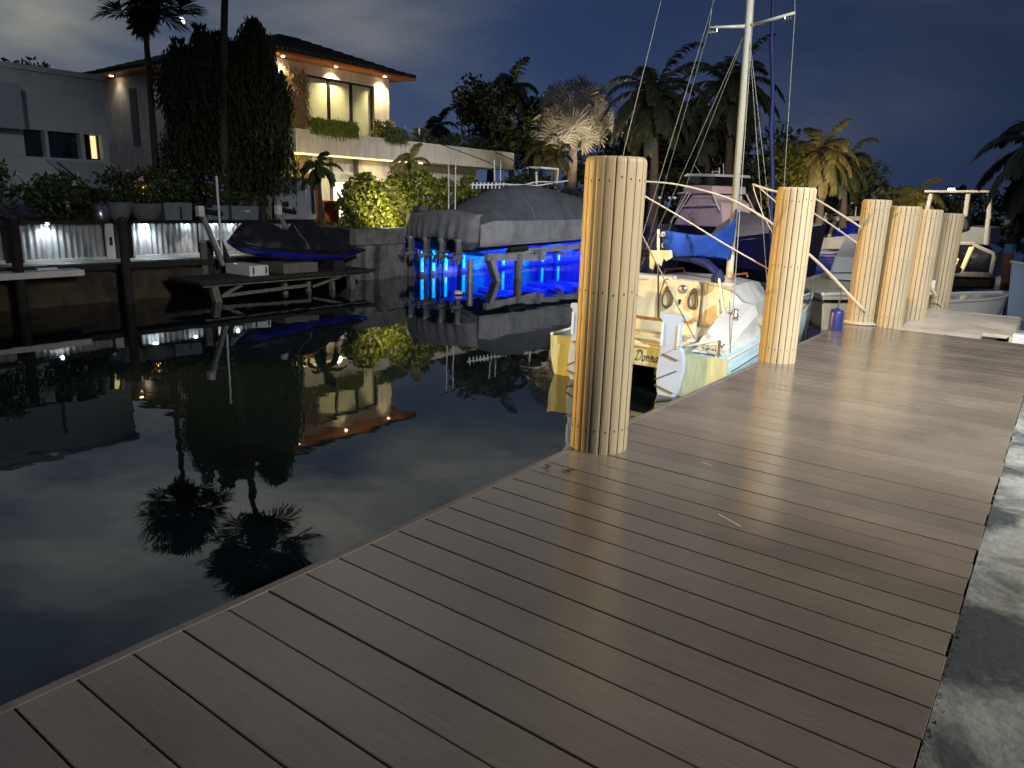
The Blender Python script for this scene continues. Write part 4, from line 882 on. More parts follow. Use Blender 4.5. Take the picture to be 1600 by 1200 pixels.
# ------------------------------------------------------------------ garden wall, hedge, dark trees
gw = thing('garden_wall', 'tall pale grey garden wall panel beside the bright hedge', 'wall', (-16.3, 0, .5))
ga, gb = at_x(432, 310, -16.3), at_x(494, 310, -16.3)
mb = MB(); mb.bb((-.12, ga.y, -.1), (0, (ga.y + gb.y) / 2 - .01, at_x(460, 277, -16.3).z - .5)); mb.bb((-.12, (ga.y + gb.y) / 2 + .01, -.1), (0, gb.y, at_x(460, 277, -16.3).z - .5)); mb.build('panel', M['gate_grey'], gw, bevel=.01)
mb = MB(); mb.bb((-.14, gb.y + .01, -.1), (.04, gb.y + .09, 1.06)); mb.build('post', M['cedar'], gw)
mb = MB(); mb.bb((.02, ga.y - .02, -.1), (.2, gb.y + .1, .05)); mb.build('plinth', M['concrete'], gw)
wl = thing('low_wall', 'long low white wall behind the planters under the dark trees', 'wall', (-17.2, 0, .5))
wa, wb2 = at_x(278, 285, -17.2), at_x(432, 285, -17.2)
mb = MB(); mb.bb((-.15, wa.y, -.1), (0, wb2.y, wa.z - .36)); mb.build('wall', M['white_stucco'], wl); mb = MB(); mb.bb((-.18, wa.y - .03, wa.z - .36), (.03, wb2.y, wa.z - .28)); mb.build('coping', M['white_paint'], wl)
p = at_x(505, 335, -16.2); hut = thing('grill_cabinet', 'orange wooden outdoor cabinet between the grey wall and the hedge', 'cabinet', (-16.2, p.y, .45))
mb = MB(); mb.bb((-.4, -.05, 0), (0, .55, .5)); mb.build('body', M['orange_wood'], hut, bevel=.01); mb = MB(); mb.bb((-.45, -.1, .5), (.06, .62, .58)); mb.build('top', M['cedar'], hut, bevel=.01)
mb = MB(); mb.tube([(.05, -.02, 0), (.05, -.02, .5)], .04, 10); mb.build('post', M['orange_wood'], hut)
hedge_c = (at_x(522, 300, -14.6).y, at_x(738, 300, -14.6).y)
def hedge(name, label, y0, y1, X, zb, zt_f, n, ls, m, dx=.5, seed=0, group=None):
    q = random.Random(seed); t = thing(name, label, 'hedge', (X, (y0 + y1) / 2, zb), 0, group); mb = MB(); ym = (y0 + y1) / 2
    for k in range(n):
        y = q.uniform(y0, y1); h = zt_f(y) - zb; z = h * (1 - q.random() ** 1.15); bul = .8 + .25 * math.sin(y * 5.1 + z * 4) + .18 * math.sin(y * 11 + z * 9 + 1)
        x = dx * bul * (q.random() ** .35) * (1 - .35 * (z / max(h, .1)) ** 3) - .1
        d = (rv(q) + Vector((.7, -.2, .25))).normalized(); mb.leaf(Vector((x, y - ym, z)), d, d.cross(rv(q)).normalized(), ls * q.uniform(.6, 1.25), ls * q.uniform(.5, .8))
    mb.build('foliage', M[m], t); mb = MB()
    for k in range(9):
        y = y0 + (y1 - y0) * (k + .5) / 9; mb.tube([(-.05, y - ym, -.05), (.0, y - ym + .1, .3), (.05, y - ym - .05, .8)], [.03, .02, .01], 5)
    mb.build('stem', M['bark'], t); return t
hz_f = lambda y: .55 + 1.15 + .12 * math.sin(y * 2.2) + .10 * math.sin(y * 6.3)
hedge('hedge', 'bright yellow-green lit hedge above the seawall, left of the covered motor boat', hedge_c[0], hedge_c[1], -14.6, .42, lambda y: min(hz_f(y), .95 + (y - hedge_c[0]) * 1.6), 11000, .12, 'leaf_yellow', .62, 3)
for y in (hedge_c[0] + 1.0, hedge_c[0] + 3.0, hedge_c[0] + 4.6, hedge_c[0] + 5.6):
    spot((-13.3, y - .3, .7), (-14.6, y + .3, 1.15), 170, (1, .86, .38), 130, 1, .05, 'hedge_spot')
lamp('POINT', 'patio_light', (-16.4, hedge_c[0] + 1.5, 1.9), 22, (1, .82, .5), size=.1)
# ------------------------------------------------------------------ trees
def weeping(label, px, X, ytop, zbase, wpx, n, seed, m='leaf_weeping'):
    top = at_x(px, ytop, X); q = random.Random(seed); h = top.z - zbase
    wd = abs(at_x(px + wpx / 2, ytop + 80, X).y - at_x(px - wpx / 2, ytop + 80, X).y) / 2
    t = thing('weeping_tree', label, 'tree', (X, top.y, zbase), 0, 'dark weeping trees before the villa'); mb = MB()
    for s_ in range(n):
        zz = h * q.random() ** .55; f = min(1, (1 - zz / h) * 5.0 + .2) * (.75 + .25 * math.sin(zz * 3 + seed))
        a = q.uniform(0, 6.28); r_ = wd * f * q.random() ** .4
        p = Vector((math.cos(a) * r_ * 1.1, math.sin(a) * r_, zz)); d = Vector((q.uniform(-.12, .12), q.uniform(-.12, .12), -1))
        for j in range(q.randint(4, 7)):
            e = (d + rv(q) * .45).normalized(); mb.leaf(p, e, e.cross(rv(q)).normalized(), .14, .038); p = p + d * .11
            if p.z < .7: break
    for s_ in range(26):
        a = q.uniform(0, 6.28); p = Vector((math.cos(a) * .1, math.sin(a) * .1, h - .1)); d = (Vector((0, 0, 1)) + rv(q) * .7).normalized(); mb.leaf(p, d, d.cross(rv(q)).normalized(), .2, .06)
    mb.build('crown', M[m], t); mb = MB(); mb.tube([(0, 0, -.2), (.05, .03, h * .4), (0, 0, h * .9)], [.11, .07, .02], 8)
    for k in range(6):
        a = k * 1.05; z = h * (.3 + .09 * k); mb.tube([(0, 0, z), (math.cos(a) * wd * .35, math.sin(a) * wd * .35, z + .25), (math.cos(a) * wd * .6, math.sin(a) * wd * .6, z + .15)], [.03, .02, .01], 5)
    mb.build('trunk', M['bark'], t); return t
for k, (px, X, yt, wpx, n, lb_) in enumerate(((278, -16.9, 62, 60, 900, 'leftmost dark weeping tree, left of the tall palm trunk'), (312, -16.7, 40, 72, 1200, 'tallest-left dark weeping tree beside the tall palm trunk'), (350, -16.9, 58, 70, 1100, 'dark weeping tree standing directly behind the tall palm trunk'),
    (394, -16.7, 30, 62, 1200, 'dark weeping tree with the highest narrow tip, right of the tall palm trunk'), (332, -17.1, 50, 40, 700, 'narrow dark weeping tree just left of the tall palm trunk, half hidden'), (372, -17.1, 66, 44, 700, 'narrow dark weeping tree between the palm trunk and the highest tip'),
    (420, -16.6, 92, 44, 900, 'shorter weeping tree nearest the lit vine wall'))):
    weeping(lb_, px, X, yt, .5, wpx * 1.5, int(n * 1.7), 60 + k)
p = at_x(405, 262, -15.9); spot(tuple(p + Vector((.35, .35, -.1))), tuple(p + Vector((-.5, .1, 2.0))), 5, (1, .95, .35), 50, 1, .04, 'uplight')

def frond(mb, base, az, el, L_, droop, w_, n, q, up=Vector((0, 0, 1))):
    d0 = Vector((math.cos(az) * math.cos(el), math.sin(az) * math.cos(el), math.sin(el))); p = base.copy(); d = d0.copy(); step = L_ / n; pts = [p.copy()]; side = Vector((-math.sin(az), math.cos(az), 0))
    for i in range(n):
        d = (d + Vector((0, 0, -droop / n * (1 + 1.6 * i / n)))).normalized(); p = p + d * step; pts.append(p.copy())
    mb.tube(pts, [.022 * (1 - i / (n + 1)) + .004 for i in range(n + 1)], 4, cap=False)
    m_ = 30
    for k in range(3, m_):
        t_ = k / m_ * n; i = min(int(t_), n - 1); b = pts[i].lerp(pts[i + 1], t_ - i); dd = (pts[i + 1] - pts[i]).normalized(); ll = w_ * (math.sin(math.pi * (.12 + .83 * k / m_)) ** .7) * q.uniform(.85, 1.1)
        for s_ in (1, -1):
            e = (dd * .75 + side * s_ * .9 + Vector((0, 0, -.35 + q.uniform(-.25, .2)))).normalized(); e2 = (e + Vector((0, 0, -.55))).normalized(); u = dd.cross(e).cross(e).normalized() * .040 * min(1, w_ / .42)
            a1 = b + e * ll * .5; a2 = a1 + e2 * ll * .5; mb.add([b - u * .5, b + u * .5, a1 + u, a1 - u, a2], [(0, 1, 2, 3), (3, 2, 4)])
def palm(label, base, top, nf, L_, m='leaf_palm', tr=.13, seed=0, lo=-.6, droop=1.1, w_=.42, group='coconut palms behind the far bank', bark='palm_bark', name='palm_tree', dry=0):
    q = random.Random(seed + 500); base = Vector(base); top = Vector(top) - base; t = thing(name, label, 'palm tree', base, 0, group)
    mb = MB(); n = 14; pts = []; rs = []
    for k in range(n + 1):
        u = k / n; pts.append(Vector((top.x * u ** 1.6, top.y * u ** 1.6, top.z * u))); rs.append(tr * (1.25 - .55 * u + (.35 * max(0, .1 - u) / .1)) * (1 + .05 * (k % 2)))
    mb.tube(pts, rs, 10); mb.build('trunk', M[bark], t, smooth=True)
    mb = MB()
    for k in range(nf):
        az = k * 2.399 + q.uniform(-.2, .2); el = 1.35 + (lo - 1.35) * (k / (nf - 1)) ** .85
        frond(mb, top + Vector((math.cos(az) * .06, math.sin(az) * .06, .02)), az, el, L_ * q.uniform(.85, 1.1), droop * q.uniform(.8, 1.2), w_, 8, q)
    mb.build('crown', M[m], t)
    if dry:
        mb = MB()
        for k in range(dry):
            az = q.uniform(0, 6.28); frond(mb, top - Vector((0, 0, .15)), az, -1.1, L_ * .6, .3, w_ * .5, 6, q)
        mb.build('dead_fronds', M['dry_vine'], t)
    return t
def fanleaf(mb, c, nrm, upv, r, nb, q, w_=.9, fold=.25):
    s_ = nrm.cross(upv).normalized(); upv = s_.cross(nrm).normalized()
    for k in range(nb):
        a = -2.35 + 4.7 * k / (nb - 1); d = upv * math.cos(a) + s_ * math.sin(a) + nrm * (.22 + q.uniform(-.08, .08)); d.normalize(); ll = r * (1 - .22 * (abs(a) / 2.35) ** 2) * q.uniform(.9, 1.08)
        u = (s_ * math.cos(a) - upv * math.sin(a)) * (2.35 / nb) * r * w_; f_ = nrm * fold * .06 * r
        mid = c + d * ll * .62; tip = c + d * ll - Vector((0, 0, .06 * r))
        mb.add([c, mid + u * .62 + f_, mid, mid - u * .62 + f_, tip + u * .12, tip - u * .12], [(0, 1, 2), (0, 2, 3), (1, 4, 2), (2, 5, 3)])
def fanpalm(label, base, top, nl, R_, r, m, tr, seed, petm, group, name='fan_palm', lo=-.5, skirt=0, nb=26):
    q = random.Random(seed + 900); base = Vector(base); top = Vector(top) - base; t = thing(name, label, 'palm tree', base, 0, group)
    mb = MB(); n = 12; mb.tube([Vector((top.x * (k / n) ** 1.7, top.y * (k / n) ** 1.7, top.z * k / n)) for k in range(n + 1)], [tr * (1.3 - .5 * k / n) * (1 + .06 * (k % 2)) for k in range(n + 1)], 10); mb.build('trunk', M['palm_bark'], t, smooth=True)
    mb = MB(); mp_ = MB()
    for k in range(nl):
        az = k * 2.399 + q.uniform(-.25, .25); el = 1.3 + (lo - 1.3) * (k / (nl - 1)) ** .8; d = Vector((math.cos(az) * math.cos(el), math.sin(az) * math.cos(el), math.sin(el))); L_ = R_ * q.uniform(.8, 1.1)
        c = top + d * L_ + Vector((0, 0, -.06 * L_)); mp_.tube([top, top + d * L_ * .6 + Vector((0, 0, .02)), c], [.03, .022, .014], 5)
        nr = (d * .9 + Vector((0, 0, .35)) + rv(q) * .45).normalized() if name == 'silver_palm' else (d.cross(Vector((-math.sin(az), math.cos(az), 0))) + rv(q) * .35).normalized(); nr = -nr if nr.z < 0 else nr
        fanleaf(mb, c, nr, Vector((q.uniform(-.5, .5), q.uniform(-.5, .5), 1)) if name == 'silver_palm' else d, r * q.uniform(.85, 1.1), nb, q, .66 if name == 'silver_palm' else .9)
    mb.build('crown', M[m], t); mp_.build('petioles', M[petm], t)
    if skirt:
        mb = MB()
        for k in range(skirt):
            az = q.uniform(0, 6.28); d = Vector((math.cos(az) * .35, math.sin(az) * .35, -1)).normalized(); c = top + Vector((math.cos(az) * .12, math.sin(az) * .12, -.1 - .5 * q.random())); fanleaf(mb, c, Vector((math.cos(az), math.sin(az), .3)).normalized(), d, r * .6, 12, q)
        mb.build('skirt', M['leaf_dark'], t)
    return t
# two tall washingtonia palms on the left bank; crowns at and above the top of the picture
a = at_x(234, 185, -17.3); b = at_x(224, -2, -17.3)
fanpalm('slender palm left of the weeping trees, fan crown cut by the top of the picture', (-17.3, a.y + .05, .5), (-17.3, b.y, b.z), 30, .75, .66, 'leaf_dark', .065, 1, 'bark', 'tall fan palms on the left bank', skirt=12)
a = at_x(350, 290, -16.2); b = at_x(355, -95, -16.2)
fanpalm('taller palm trunk rising through the middle of the weeping trees out of the picture', (-16.2, a.y, .5), (-16.2, b.y, b.z), 32, 1.0, .8, 'leaf_dark', .08, 2, 'bark', 'tall fan palms on the left bank', skirt=14)
# silver fan palm lit from below, gold palms beside it
sp_ = at_x(897, 205, -15.6)
fanpalm('silvery fan palm lit from below behind the nearest piling', (-15.6, sp_.y, .42), (-15.6, sp_.y, sp_.z + .42), 30, 1.2, .92, 'leaf_silver', .17, 3, 'dry_vine', None, 'silver_palm', lo=-.95, nb=26)
for dx, dy, e in ((1.75, -1.9, 1500), (1.8, 1.3, 900)):
    spot((-15.6 + dx, sp_.y + dy, 1.7), (-15.6, sp_.y, sp_.z + 1.2), e * .42, (1, .83, .56), 110, .9, .05, 'uplight')
for k, (px, py, X, L_, nf, m, bk, lb_, yb_) in enumerate(((868, 246, -14.4, .78, 13, 'leaf_gold', 'red_bark', 'small golden palm with orange trunk left of the nearest piling', 300), (845, 232, -15.2, .8, 12, 'leaf_gold', 'palm_bark', 'small yellow-green palm under the silver fan palm', 290))):
    c = at_x(px, py, X); palm(lb_, (X, c.y + .1, .42), c, nf, L_, m, .07, k + 30, -.5, 1.2, .26, 'small lit palms', bk)
    spot((X + .9, c.y - .7, .8), tuple(c), 40, (1, .8, .35), 90, 1, .04, 'uplight')
# coconut palms behind
for k, (px, py, Yd, L_, nf, m, lb_, tr, dry) in enumerate((
    (1022, 148, 25, 2.3, 24, 'leaf_palm', 'large coconut palm right of the silver fan palm', .15, 3),
    (1142, 135, 29, 2.4, 26, 'leaf_palm', 'tall coconut palm crown behind the sailboat mast', .15, 0),
    (1105, 190, 31, 2.0, 18, 'leaf_dark', 'lower dark palm left of the sailboat mast', .13, 0),
    (1282, 240, 33, 1.9, 24, 'leaf_olive', 'gold lit coconut palm above the second piling', .14, 2),
    (1318, 258, 36, 1.9, 20, 'leaf_palm', 'dim palm behind the gold lit palm, to its right', .13, 0),
    (796, 140, 27, 1.6, 13, 'leaf_palm', 'dark palm crown rising behind the round dark trees', .12, 0),
    (684, 196, 34, 1.5, 11, 'leaf_dark', 'small dark palm just right of the villa roof', .1, 0),
    (1428, 312, 44, 1.9, 18, 'leaf_gold', 'small distant lit palm left of the boat tower', .13, 0),
    (1218, 258, 38, 1.6, 14, 'leaf_palm', 'thin palm between the mast and the gold palm', .12, 0))):
    c = at_y(px, py, Yd); palm(lb_, (c.x + .3, c.y, .42), c, int(nf * 1.35), L_, m, tr, k, -.75, 1.25, .5, dry=dry)
spot((at_y(1282, 300, 32).x + 2.0, 30.2, 1.2), tuple(at_y(1282, 225, 33)), 110, (1, .82, .40), 80, 1, .05, 'uplight')
spot((at_y(1022, 300, 24).x + 1.0, 23.2, 1.0), tuple(at_y(1022, 170, 25)), 110, (1, .85, .5), 80, 1, .05, 'uplight')
spot((at_y(1428, 320, 43).x + 1.0, 42.5, 1.0), tuple(at_y(1428, 312, 44)), 130, (1, .82, .45), 90, 1, .05, 'uplight')
# dark broadleaf crowns
def tree(label, px, py, Yd, rx, rz, n, ls, seed, m='leaf_dark', group='dark trees behind the far bank', zb=.42):
    c = at_y(px, py, Yd); q = random.Random(seed + 40); t = thing('broadleaf_tree', label, 'tree', (c.x, Yd, zb), 0, group); mb = MB(); h = c.z - zb
    lumps = [(Vector((q.uniform(-.7, .7) * rx, q.uniform(-.7, .7) * rx, h + q.uniform(-.75, .75) * rz)), q.uniform(.28, .5)) for _ in range(16)]
    for i in range(n):
        lc, lr = q.choice(lumps); v = rv(q) * q.random() ** .35; p = lc + Vector((v.x * rx, v.y * rx, v.z * rz)) * lr; d = (rv(q) + Vector((0, 0, -.1))).normalized(); mb.leaf(p, d, d.cross(rv(q)).normalized(), ls * q.uniform(.6, 1.4), ls * .5)
    mb.build('crown', M[m], t); mb = MB(); mb.tube([(0, 0, -.3), (.1, 0, h * .4), (0, .1, h)], [.2, .15, .06], 8)
    for lc, _ in lumps[:7]: mb.tube([(0.05, 0, h * .45), Vector((0, 0, h * .7)).lerp(lc, .5), lc], [.08, .05, .02], 5)
    mb.build('trunk', M['bark'], t)
for k, a in enumerate((('dense dark round tree right of the terrace', 765, 188, 26, 1.75, 1.35, 4500, .24), ('dark tree left of the silver fan palm', 832, 200, 28, 1.5, 1.6, 3500, .24), ('dark tree mass behind the silver palm', 960, 240, 30, 2.2, 1.7, 3500, .28),
    ('dark tree behind the coconut palm trunk', 1035, 250, 32, 2.4, 1.7, 3500, .28), ('dark tree left of the mast above the fishing boat', 1100, 245, 33, 2.4, 2.1, 3800, .28), ('dark tree right of the mast', 1180, 255, 35, 2.3, 1.9, 3500, .28),
    ('dark tree between mast and gold palm', 1240, 275, 38, 2.2, 1.5, 3000, .28), ('dark tree under the dim palm', 1320, 300, 41, 2.6, 1.5, 3000, .3), ('low dark tree left of the distant lit palm', 1385, 318, 46, 2.4, 1.2, 2400, .3), ('low dark tree right of the distant lit palm', 1460, 328, 50, 2.6, .9, 2200, .3), ('small dark tree at the left edge over the white house', 18, 108, 12, 1.0, .35, 500, .2))):
    tree(a[0], *a[1:8], seed=k, zb=.42)
hedge('garden_hedge', 'long dark hedge on the far bank behind the covered motor boat', 17.9, 30, -14.9, .42, lambda y: 1.75 + .25 * math.sin(y * 1.3), 7000, .2, 'leaf_dark', .9, 8, 'hedges on the far bank')
hedge('garden_hedge', 'dark hedge on the far bank behind the fishing boat', 30, 60, -14.6, .42, lambda y: 2.3 + .35 * math.sin(y * .9), 7000, .28, 'leaf_dark', 1.2, 9, 'hedges on the far bank')
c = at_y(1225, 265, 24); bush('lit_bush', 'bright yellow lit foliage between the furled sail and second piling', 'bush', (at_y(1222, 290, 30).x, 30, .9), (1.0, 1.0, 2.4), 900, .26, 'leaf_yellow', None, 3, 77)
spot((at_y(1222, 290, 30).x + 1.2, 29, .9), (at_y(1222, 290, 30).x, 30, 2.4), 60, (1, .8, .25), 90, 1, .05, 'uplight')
for k, (px, py, X, L_, m, lb_) in enumerate(((497, 262, -15.6, .62, 'leaf_mid', 'small dark palm in front of the lit ground floor window'), (640, 252, -15.4, .7, 'leaf_gold', 'feathery palm fronds rising from the top of the bright hedge'))):
    c = at_x(px, py, X); palm(lb_, (X, c.y + .05, .42), c, 12, L_, m, .05, 120 + k, -.5, 1.3, .22, 'garden palms by the bright hedge')
# right edge palm, near bank
c = at_y(1640, 232, 20); palm('blurred dark palm at the right edge above the boats', (c.x + .25, 20, -.02), c, 22, 1.7, 'leaf_dark', .16, 71, -.9, 1.5, .5, None)
c2 = at_y(1608, 330, 21); bush('dark_shrub', 'dark foliage hanging at the right edge behind the rusty post', 'shrub', (c2.x + .15, 21, .2), (1.0, 1.2, 2.0), 1800, .28, 'leaf_dark', None, 4, 78)
ground('right_shore', (at_y(1590, 400, 19.6).x + .3, 18.6), (60, 130), M['concrete'], -.1)
# distant villa glint under palms
t = thing('distant_house', 'distant pale roofed house with small lit windows under the palms', 'house', at_y(1360, 300, 60)); 
mb = MB(); mb.bb((-2.0, 0, -2.2), (1.6, 3, -.1)); mb.build('wall', M['stucco'], t); mb = MB(); mb.loft([[Vector(p) for p in ((-2.3, -.3, -.1), (1.9, -.3, -.1), (1.9, 3.3, -.1), (-2.3, 3.3, -.1))], [Vector(p) for p in ((-1.0, 1.2, .7), (.6, 1.2, .7), (.6, 1.8, .7), (-1.0, 1.8, .7))]], closed=True, caps=(True, True)); mb.build('roof', M['cedar'], t)
for x in (-1.2, .2): mb = MB(); mb.bb((x, -.03, -.9), (x + .5, -.005, -.5)); mb.build('window', M['window_glint'], t)
# moon
m0 = ray(283, 33).normalized() * 900 + Vector((0, 0, CAM_H)); nrm = -ray(283, 33).normalized(); sx_ = nrm.cross(Vector((0, 0, 1))).normalized(); sy_ = sx_.cross(nrm)
mb = MB(); pts = []
for k in range(25): a = -math.pi / 2 + math.pi * k / 24; pts.append((math.cos(a), math.sin(a)))
inner = [(math.cos(a) * .15, math.sin(a)) for a in [math.pi / 2 - math.pi * k / 24 for k in range(1, 24)]]
rot_ = R(158); pp = [(x * math.cos(rot_) - y * math.sin(rot_), x * math.sin(rot_) + y * math.cos(rot_)) for x, y in pts + inner]
mb.prism([m0 + (sx_ * x + sy_ * y) * 3.6 for x, y in pp], tuple(nrm * .5)); o = mb.build('moon', M['moon']); tag(o, 'small bright crescent moon in the sky left of the weeping trees', 'moon')
# distant floodlight on its pole
p = at_y(1487, 296, 70); t = thing('street_light', 'distant bright white floodlight glowing over the boat tower', 'street light', (p.x, 70, 0))
mb = MB(); mb.tube([(0, 0, -.8), (0, 0, p.z + .02)], .08, 8); mb.build('pole', M['galv'], t); mb = MB(); mb.box((0, 0, p.z + .06), (.5, .3, .1)); mb.build('housing', M['galv'], t); mb = MB(); mb.lathe((0, -.1, p.z - .12), [(.02, 0), (.22, .05), (.24, .12), (.1, .12)], 14); mb.build('lamp', M['cool_lamp'], t)
tag(hedge('treeline', 'x', -60, 60, 0, .3, lambda y: 3.4 + 1.2 * math.sin(y * .35) + .7 * math.sin(y * 1.1), 6000, .9, 'leaf_dark', 2.0, 15), kind='stuff')
o = bpy.data.objects['treeline']; o.location = (0, 131.5, .3); o.rotation_euler.z = R(-90); o['label'] = 'far dark tree line closing the canal'; o['category'] = 'tree line'

# ------------------------------------------------------------------ covered jet ski on its lift
JX = -12.9
ja, jb = at_x(357, 380, JX), at_x(553, 395, JX)
J = thing('jet_ski', 'blue jet ski under a black cover on a lift platform', 'jet ski', (JX, ja.y, ja.z - .10))
LJ = jb.y - ja.y
def jp(px, py): p = at_x(px, py, JX); return p.y - ja.y, p.z - (ja.z - .10)
topl = [(357, 374), (372, 356), (387, 343), (418, 345), (434, 356), (452, 358), (462, 345), (488, 347), (504, 357), (524, 360), (536, 376), (557, 386)]
botl = [(357, 378), (372, 383), (387, 387), (412, 389), (434, 390), (452, 392), (466, 393), (488, 394), (506, 394), (524, 393), (540, 391), (557, 389)]
wid = [.06, .28, .40, .46, .48, .48, .48, .47, .46, .44, .38, .30]
def lerp_list(l, m_):
    o = []
    for i in range(len(l) - 1):
        for k in range(m_): u = k / m_; o.append(tuple(a + (b - a) * u for a, b in zip(l[i], l[i + 1])) if isinstance(l[i], tuple) else l[i] + (l[i + 1] - l[i]) * u)
    return o + [l[-1]]
secs = []; q = random.Random(3)
for k, (a, b, w_) in enumerate(zip(lerp_list(topl, 4), lerp_list(botl, 4), lerp_list(wid, 4))):
    ya, za = jp(*a); yb_, zb_ = jp(*b); h = za - zb_; zm = zb_ + h * .45; ring = []
    base = [(-1, 0), (-1.02, .12), (-.98, .24), (-.84, .38), (-.66, .52), (-.48, .68), (-.32, .86), (-.12, 1), (.12, 1), (.32, .86), (.48, .68), (.66, .52), (.84, .38), (.98, .24), (1.02, .12), (1, 0)]
    for j, (x, z) in enumerate(base):
        n_f = math.sin(k * 1.3 + j * .8) * .5 + math.sin(k * .55 - j * 1.1 + 2) * .5
        ring.append(Vector((x * w_ + n_f * .022 + q.uniform(-.008, .008), ya + (yb_ - ya) * (1 - z), zb_ + h * z + n_f * .020 * min(1, h / .2) + q.uniform(-.006, .006))))
    secs.append(ring)
mb = MB(); mb.loft(secs, closed=True, caps=(True, True)); cv = mb.build('cover', M['canvas_black'], J, smooth=True)
mb = MB(); mb.tube([secs[22][j] + Vector((.004, 0, .006)) for j in range(8, 15)], .008, 5); mb.build('cover_strap', M['galv'], J)
mb = MB(); secs = []
for k, b in enumerate(botl):
    yb_, zb_ = jp(*b); w_ = wid[k] * .98; dz = (.03, .07, .11, .15, .17, .17, .17, .17, .16, .15, .12, .06)[k]
    secs.append([Vector((x * w_, yb_, z)) for x, z in ((-1, zb_ + .02), (-.98, zb_ - dz * .4), (-.55, zb_ - dz), (0, zb_ - dz * 1.1), (.55, zb_ - dz), (.98, zb_ - dz * .4), (1, zb_ + .02))])
mb.loft(secs, closed=True, caps=(True, True)); mb.build('hull', M['jet_blue'], J, smooth=True)
mb = MB(); mb.tube([Vector((wid[k] + .01, jp(*b)[0], jp(*b)[1] - .01)) for k, b in enumerate(botl)], .016, 6); mb.build('bumper', M['black_rubber'], J)
L0 = at_x(309, 409, JX + .75); L1 = at_x(585, 415, JX + .75); pz = -.36
lf = thing('jet_ski_lift', 'flat lift platform on braced posts carrying the covered jet ski', 'boat lift', (JX, L0.y, pz))
LL = L1.y - L0.y
mb = MB(); mb.bb((-.30, 0, -.05), (.75, LL, 0)); mb.bb((.75, 0, -.055), (.79, LL, .02)); mb.build('platform', M['dark_wood'], lf)
mb = MB(); mb.bb((.55, .1, -.11), (.7, LL - .1, -.052)); mb.build('beam', M['grey_wood'], lf)
for y0_, y1_ in ((.35, .62), (LL - .55, LL - .5)):
    mb = MB(); mb.bar((.6, y0_, -.11), (.6, y1_, -1.3), .13, .12); mb.build('leg', M['grey_wood'], lf)
for y_ in (LL * .48, LL * .62, LL - .95): mb = MB(); mb.bar((.45, y_, -.11), (.45, y_ + .05, -1.3), .09, .09); mb.build('leg', M['grey_wood'], lf)
mb = MB(); mb.bar((.6, .5, -.30), (.6, LL * .6, -.24), .06, .06); mb.bar((.6, .55, -.28), (.6, .95, -.12), .05, .05); mb.bar((.6, LL * .62, -.28), (.6, LL * .8, -.12), .05, .05); mb.build('brace', M['grey_wood'], lf)
for k, (px, w_, m) in enumerate(((404, .42, 'gelcoat'), (470, .85, 'grey_wood'), (530, .3, 'dark_wood'))):
    p = at_x(px, 400, JX + .5); mb = MB(); mb.bb((-.3, p.y - L0.y - w_ / 2, .003), (.5, p.y - L0.y + w_ / 2, .20)); mb.build('bunk', M[m], lf, bevel=.01)
    if k == 0:
        for s_ in (-.14, .14): mb = MB(); mb.tube([(.505, p.y - L0.y + s_, .04), (.53, p.y - L0.y + s_, .06), (.53, p.y - L0.y + s_, .15), (.505, p.y - L0.y + s_, .17)], .012, 6); mb.build('handle', M['dark_frame'], lf)
# leaning lift masts with winches, white pole
for k, (pt, pb_, wnx, lb_, X) in enumerate((((314, 330), (344, 402), 324, 'leaning galvanised lift post with winch left of the jet ski bow', JX - .3), ((436, 328), (452, 372), 446, 'leaning galvanised lift post with winch behind the jet ski', JX - 1.0))):
    a, b = at_x(*pt, X), at_x(*pb_, X); b = a + (b - a) * 1.12; t = thing('lift_post', lb_, 'lift post', b, 0, 'leaning lift posts'); a = a - b
    mb = MB(); mb.bar((0, 0, -.05), tuple(a), .09, .07); mb.build('post', M['galv'], t)
    mb = MB(); mb.bar((0.0, .16, -.05), tuple(a * .45 + Vector((0, .14, 0))), .07, .08); mb.build('guide', M['dark_wood'], t)
    mb = MB(); mb.box(a + Vector((0, -.02, .0)), (.14, .12, .2)); mb.build('head', M['white_paint'], t, bevel=.02)
    mb = MB(); mb.tube([a + Vector((0, .05, -.0)), a + Vector((0, .42, -.05))], .055, 12); mb.tube([a + Vector((0, .12, .12)), a + Vector((0, .22, .12))], .06, 12); mb.build('winch', M['dark_frame'], t)
a, b = at_x(338, 276, JX - .2), at_x(346, 385, JX - .2); t = thing('pole', 'thin white upright pole beside the leaning lift post', 'pole', b); mb = MB(); mb.tube([(0, 0, -.15), tuple(a - b)], .022, 8); mb.build('tube', M['white_paint'], t)
mb = MB(); mb.lathe(tuple(a - b), [(.026, -.02), (.026, .0), (.01, .015)], 8); mb.build('cap', M['white_paint'], t)
for k, px in enumerate((317, 326)):
    a = at_x(px, 378, JX - .6); t = thing('short_pile', ('short grey', 'short dark')[k] + ' pile standing left of the leaning lift post', 'pile', (JX - .6, a.y, -.6)); mb = MB(); mb.tube([(0, 0, -.6), (0, 0, a.z + .6)], .07, 12); mb.build('shaft', M['grey_wood' if k == 0 else 'dark_wood'], t)
    mb = MB(); mb.lathe((0, 0, a.z + .6), [(.075, 0), (.075, .02), (.01, .04)], 12); mb.build('cap', M['galv'], t)

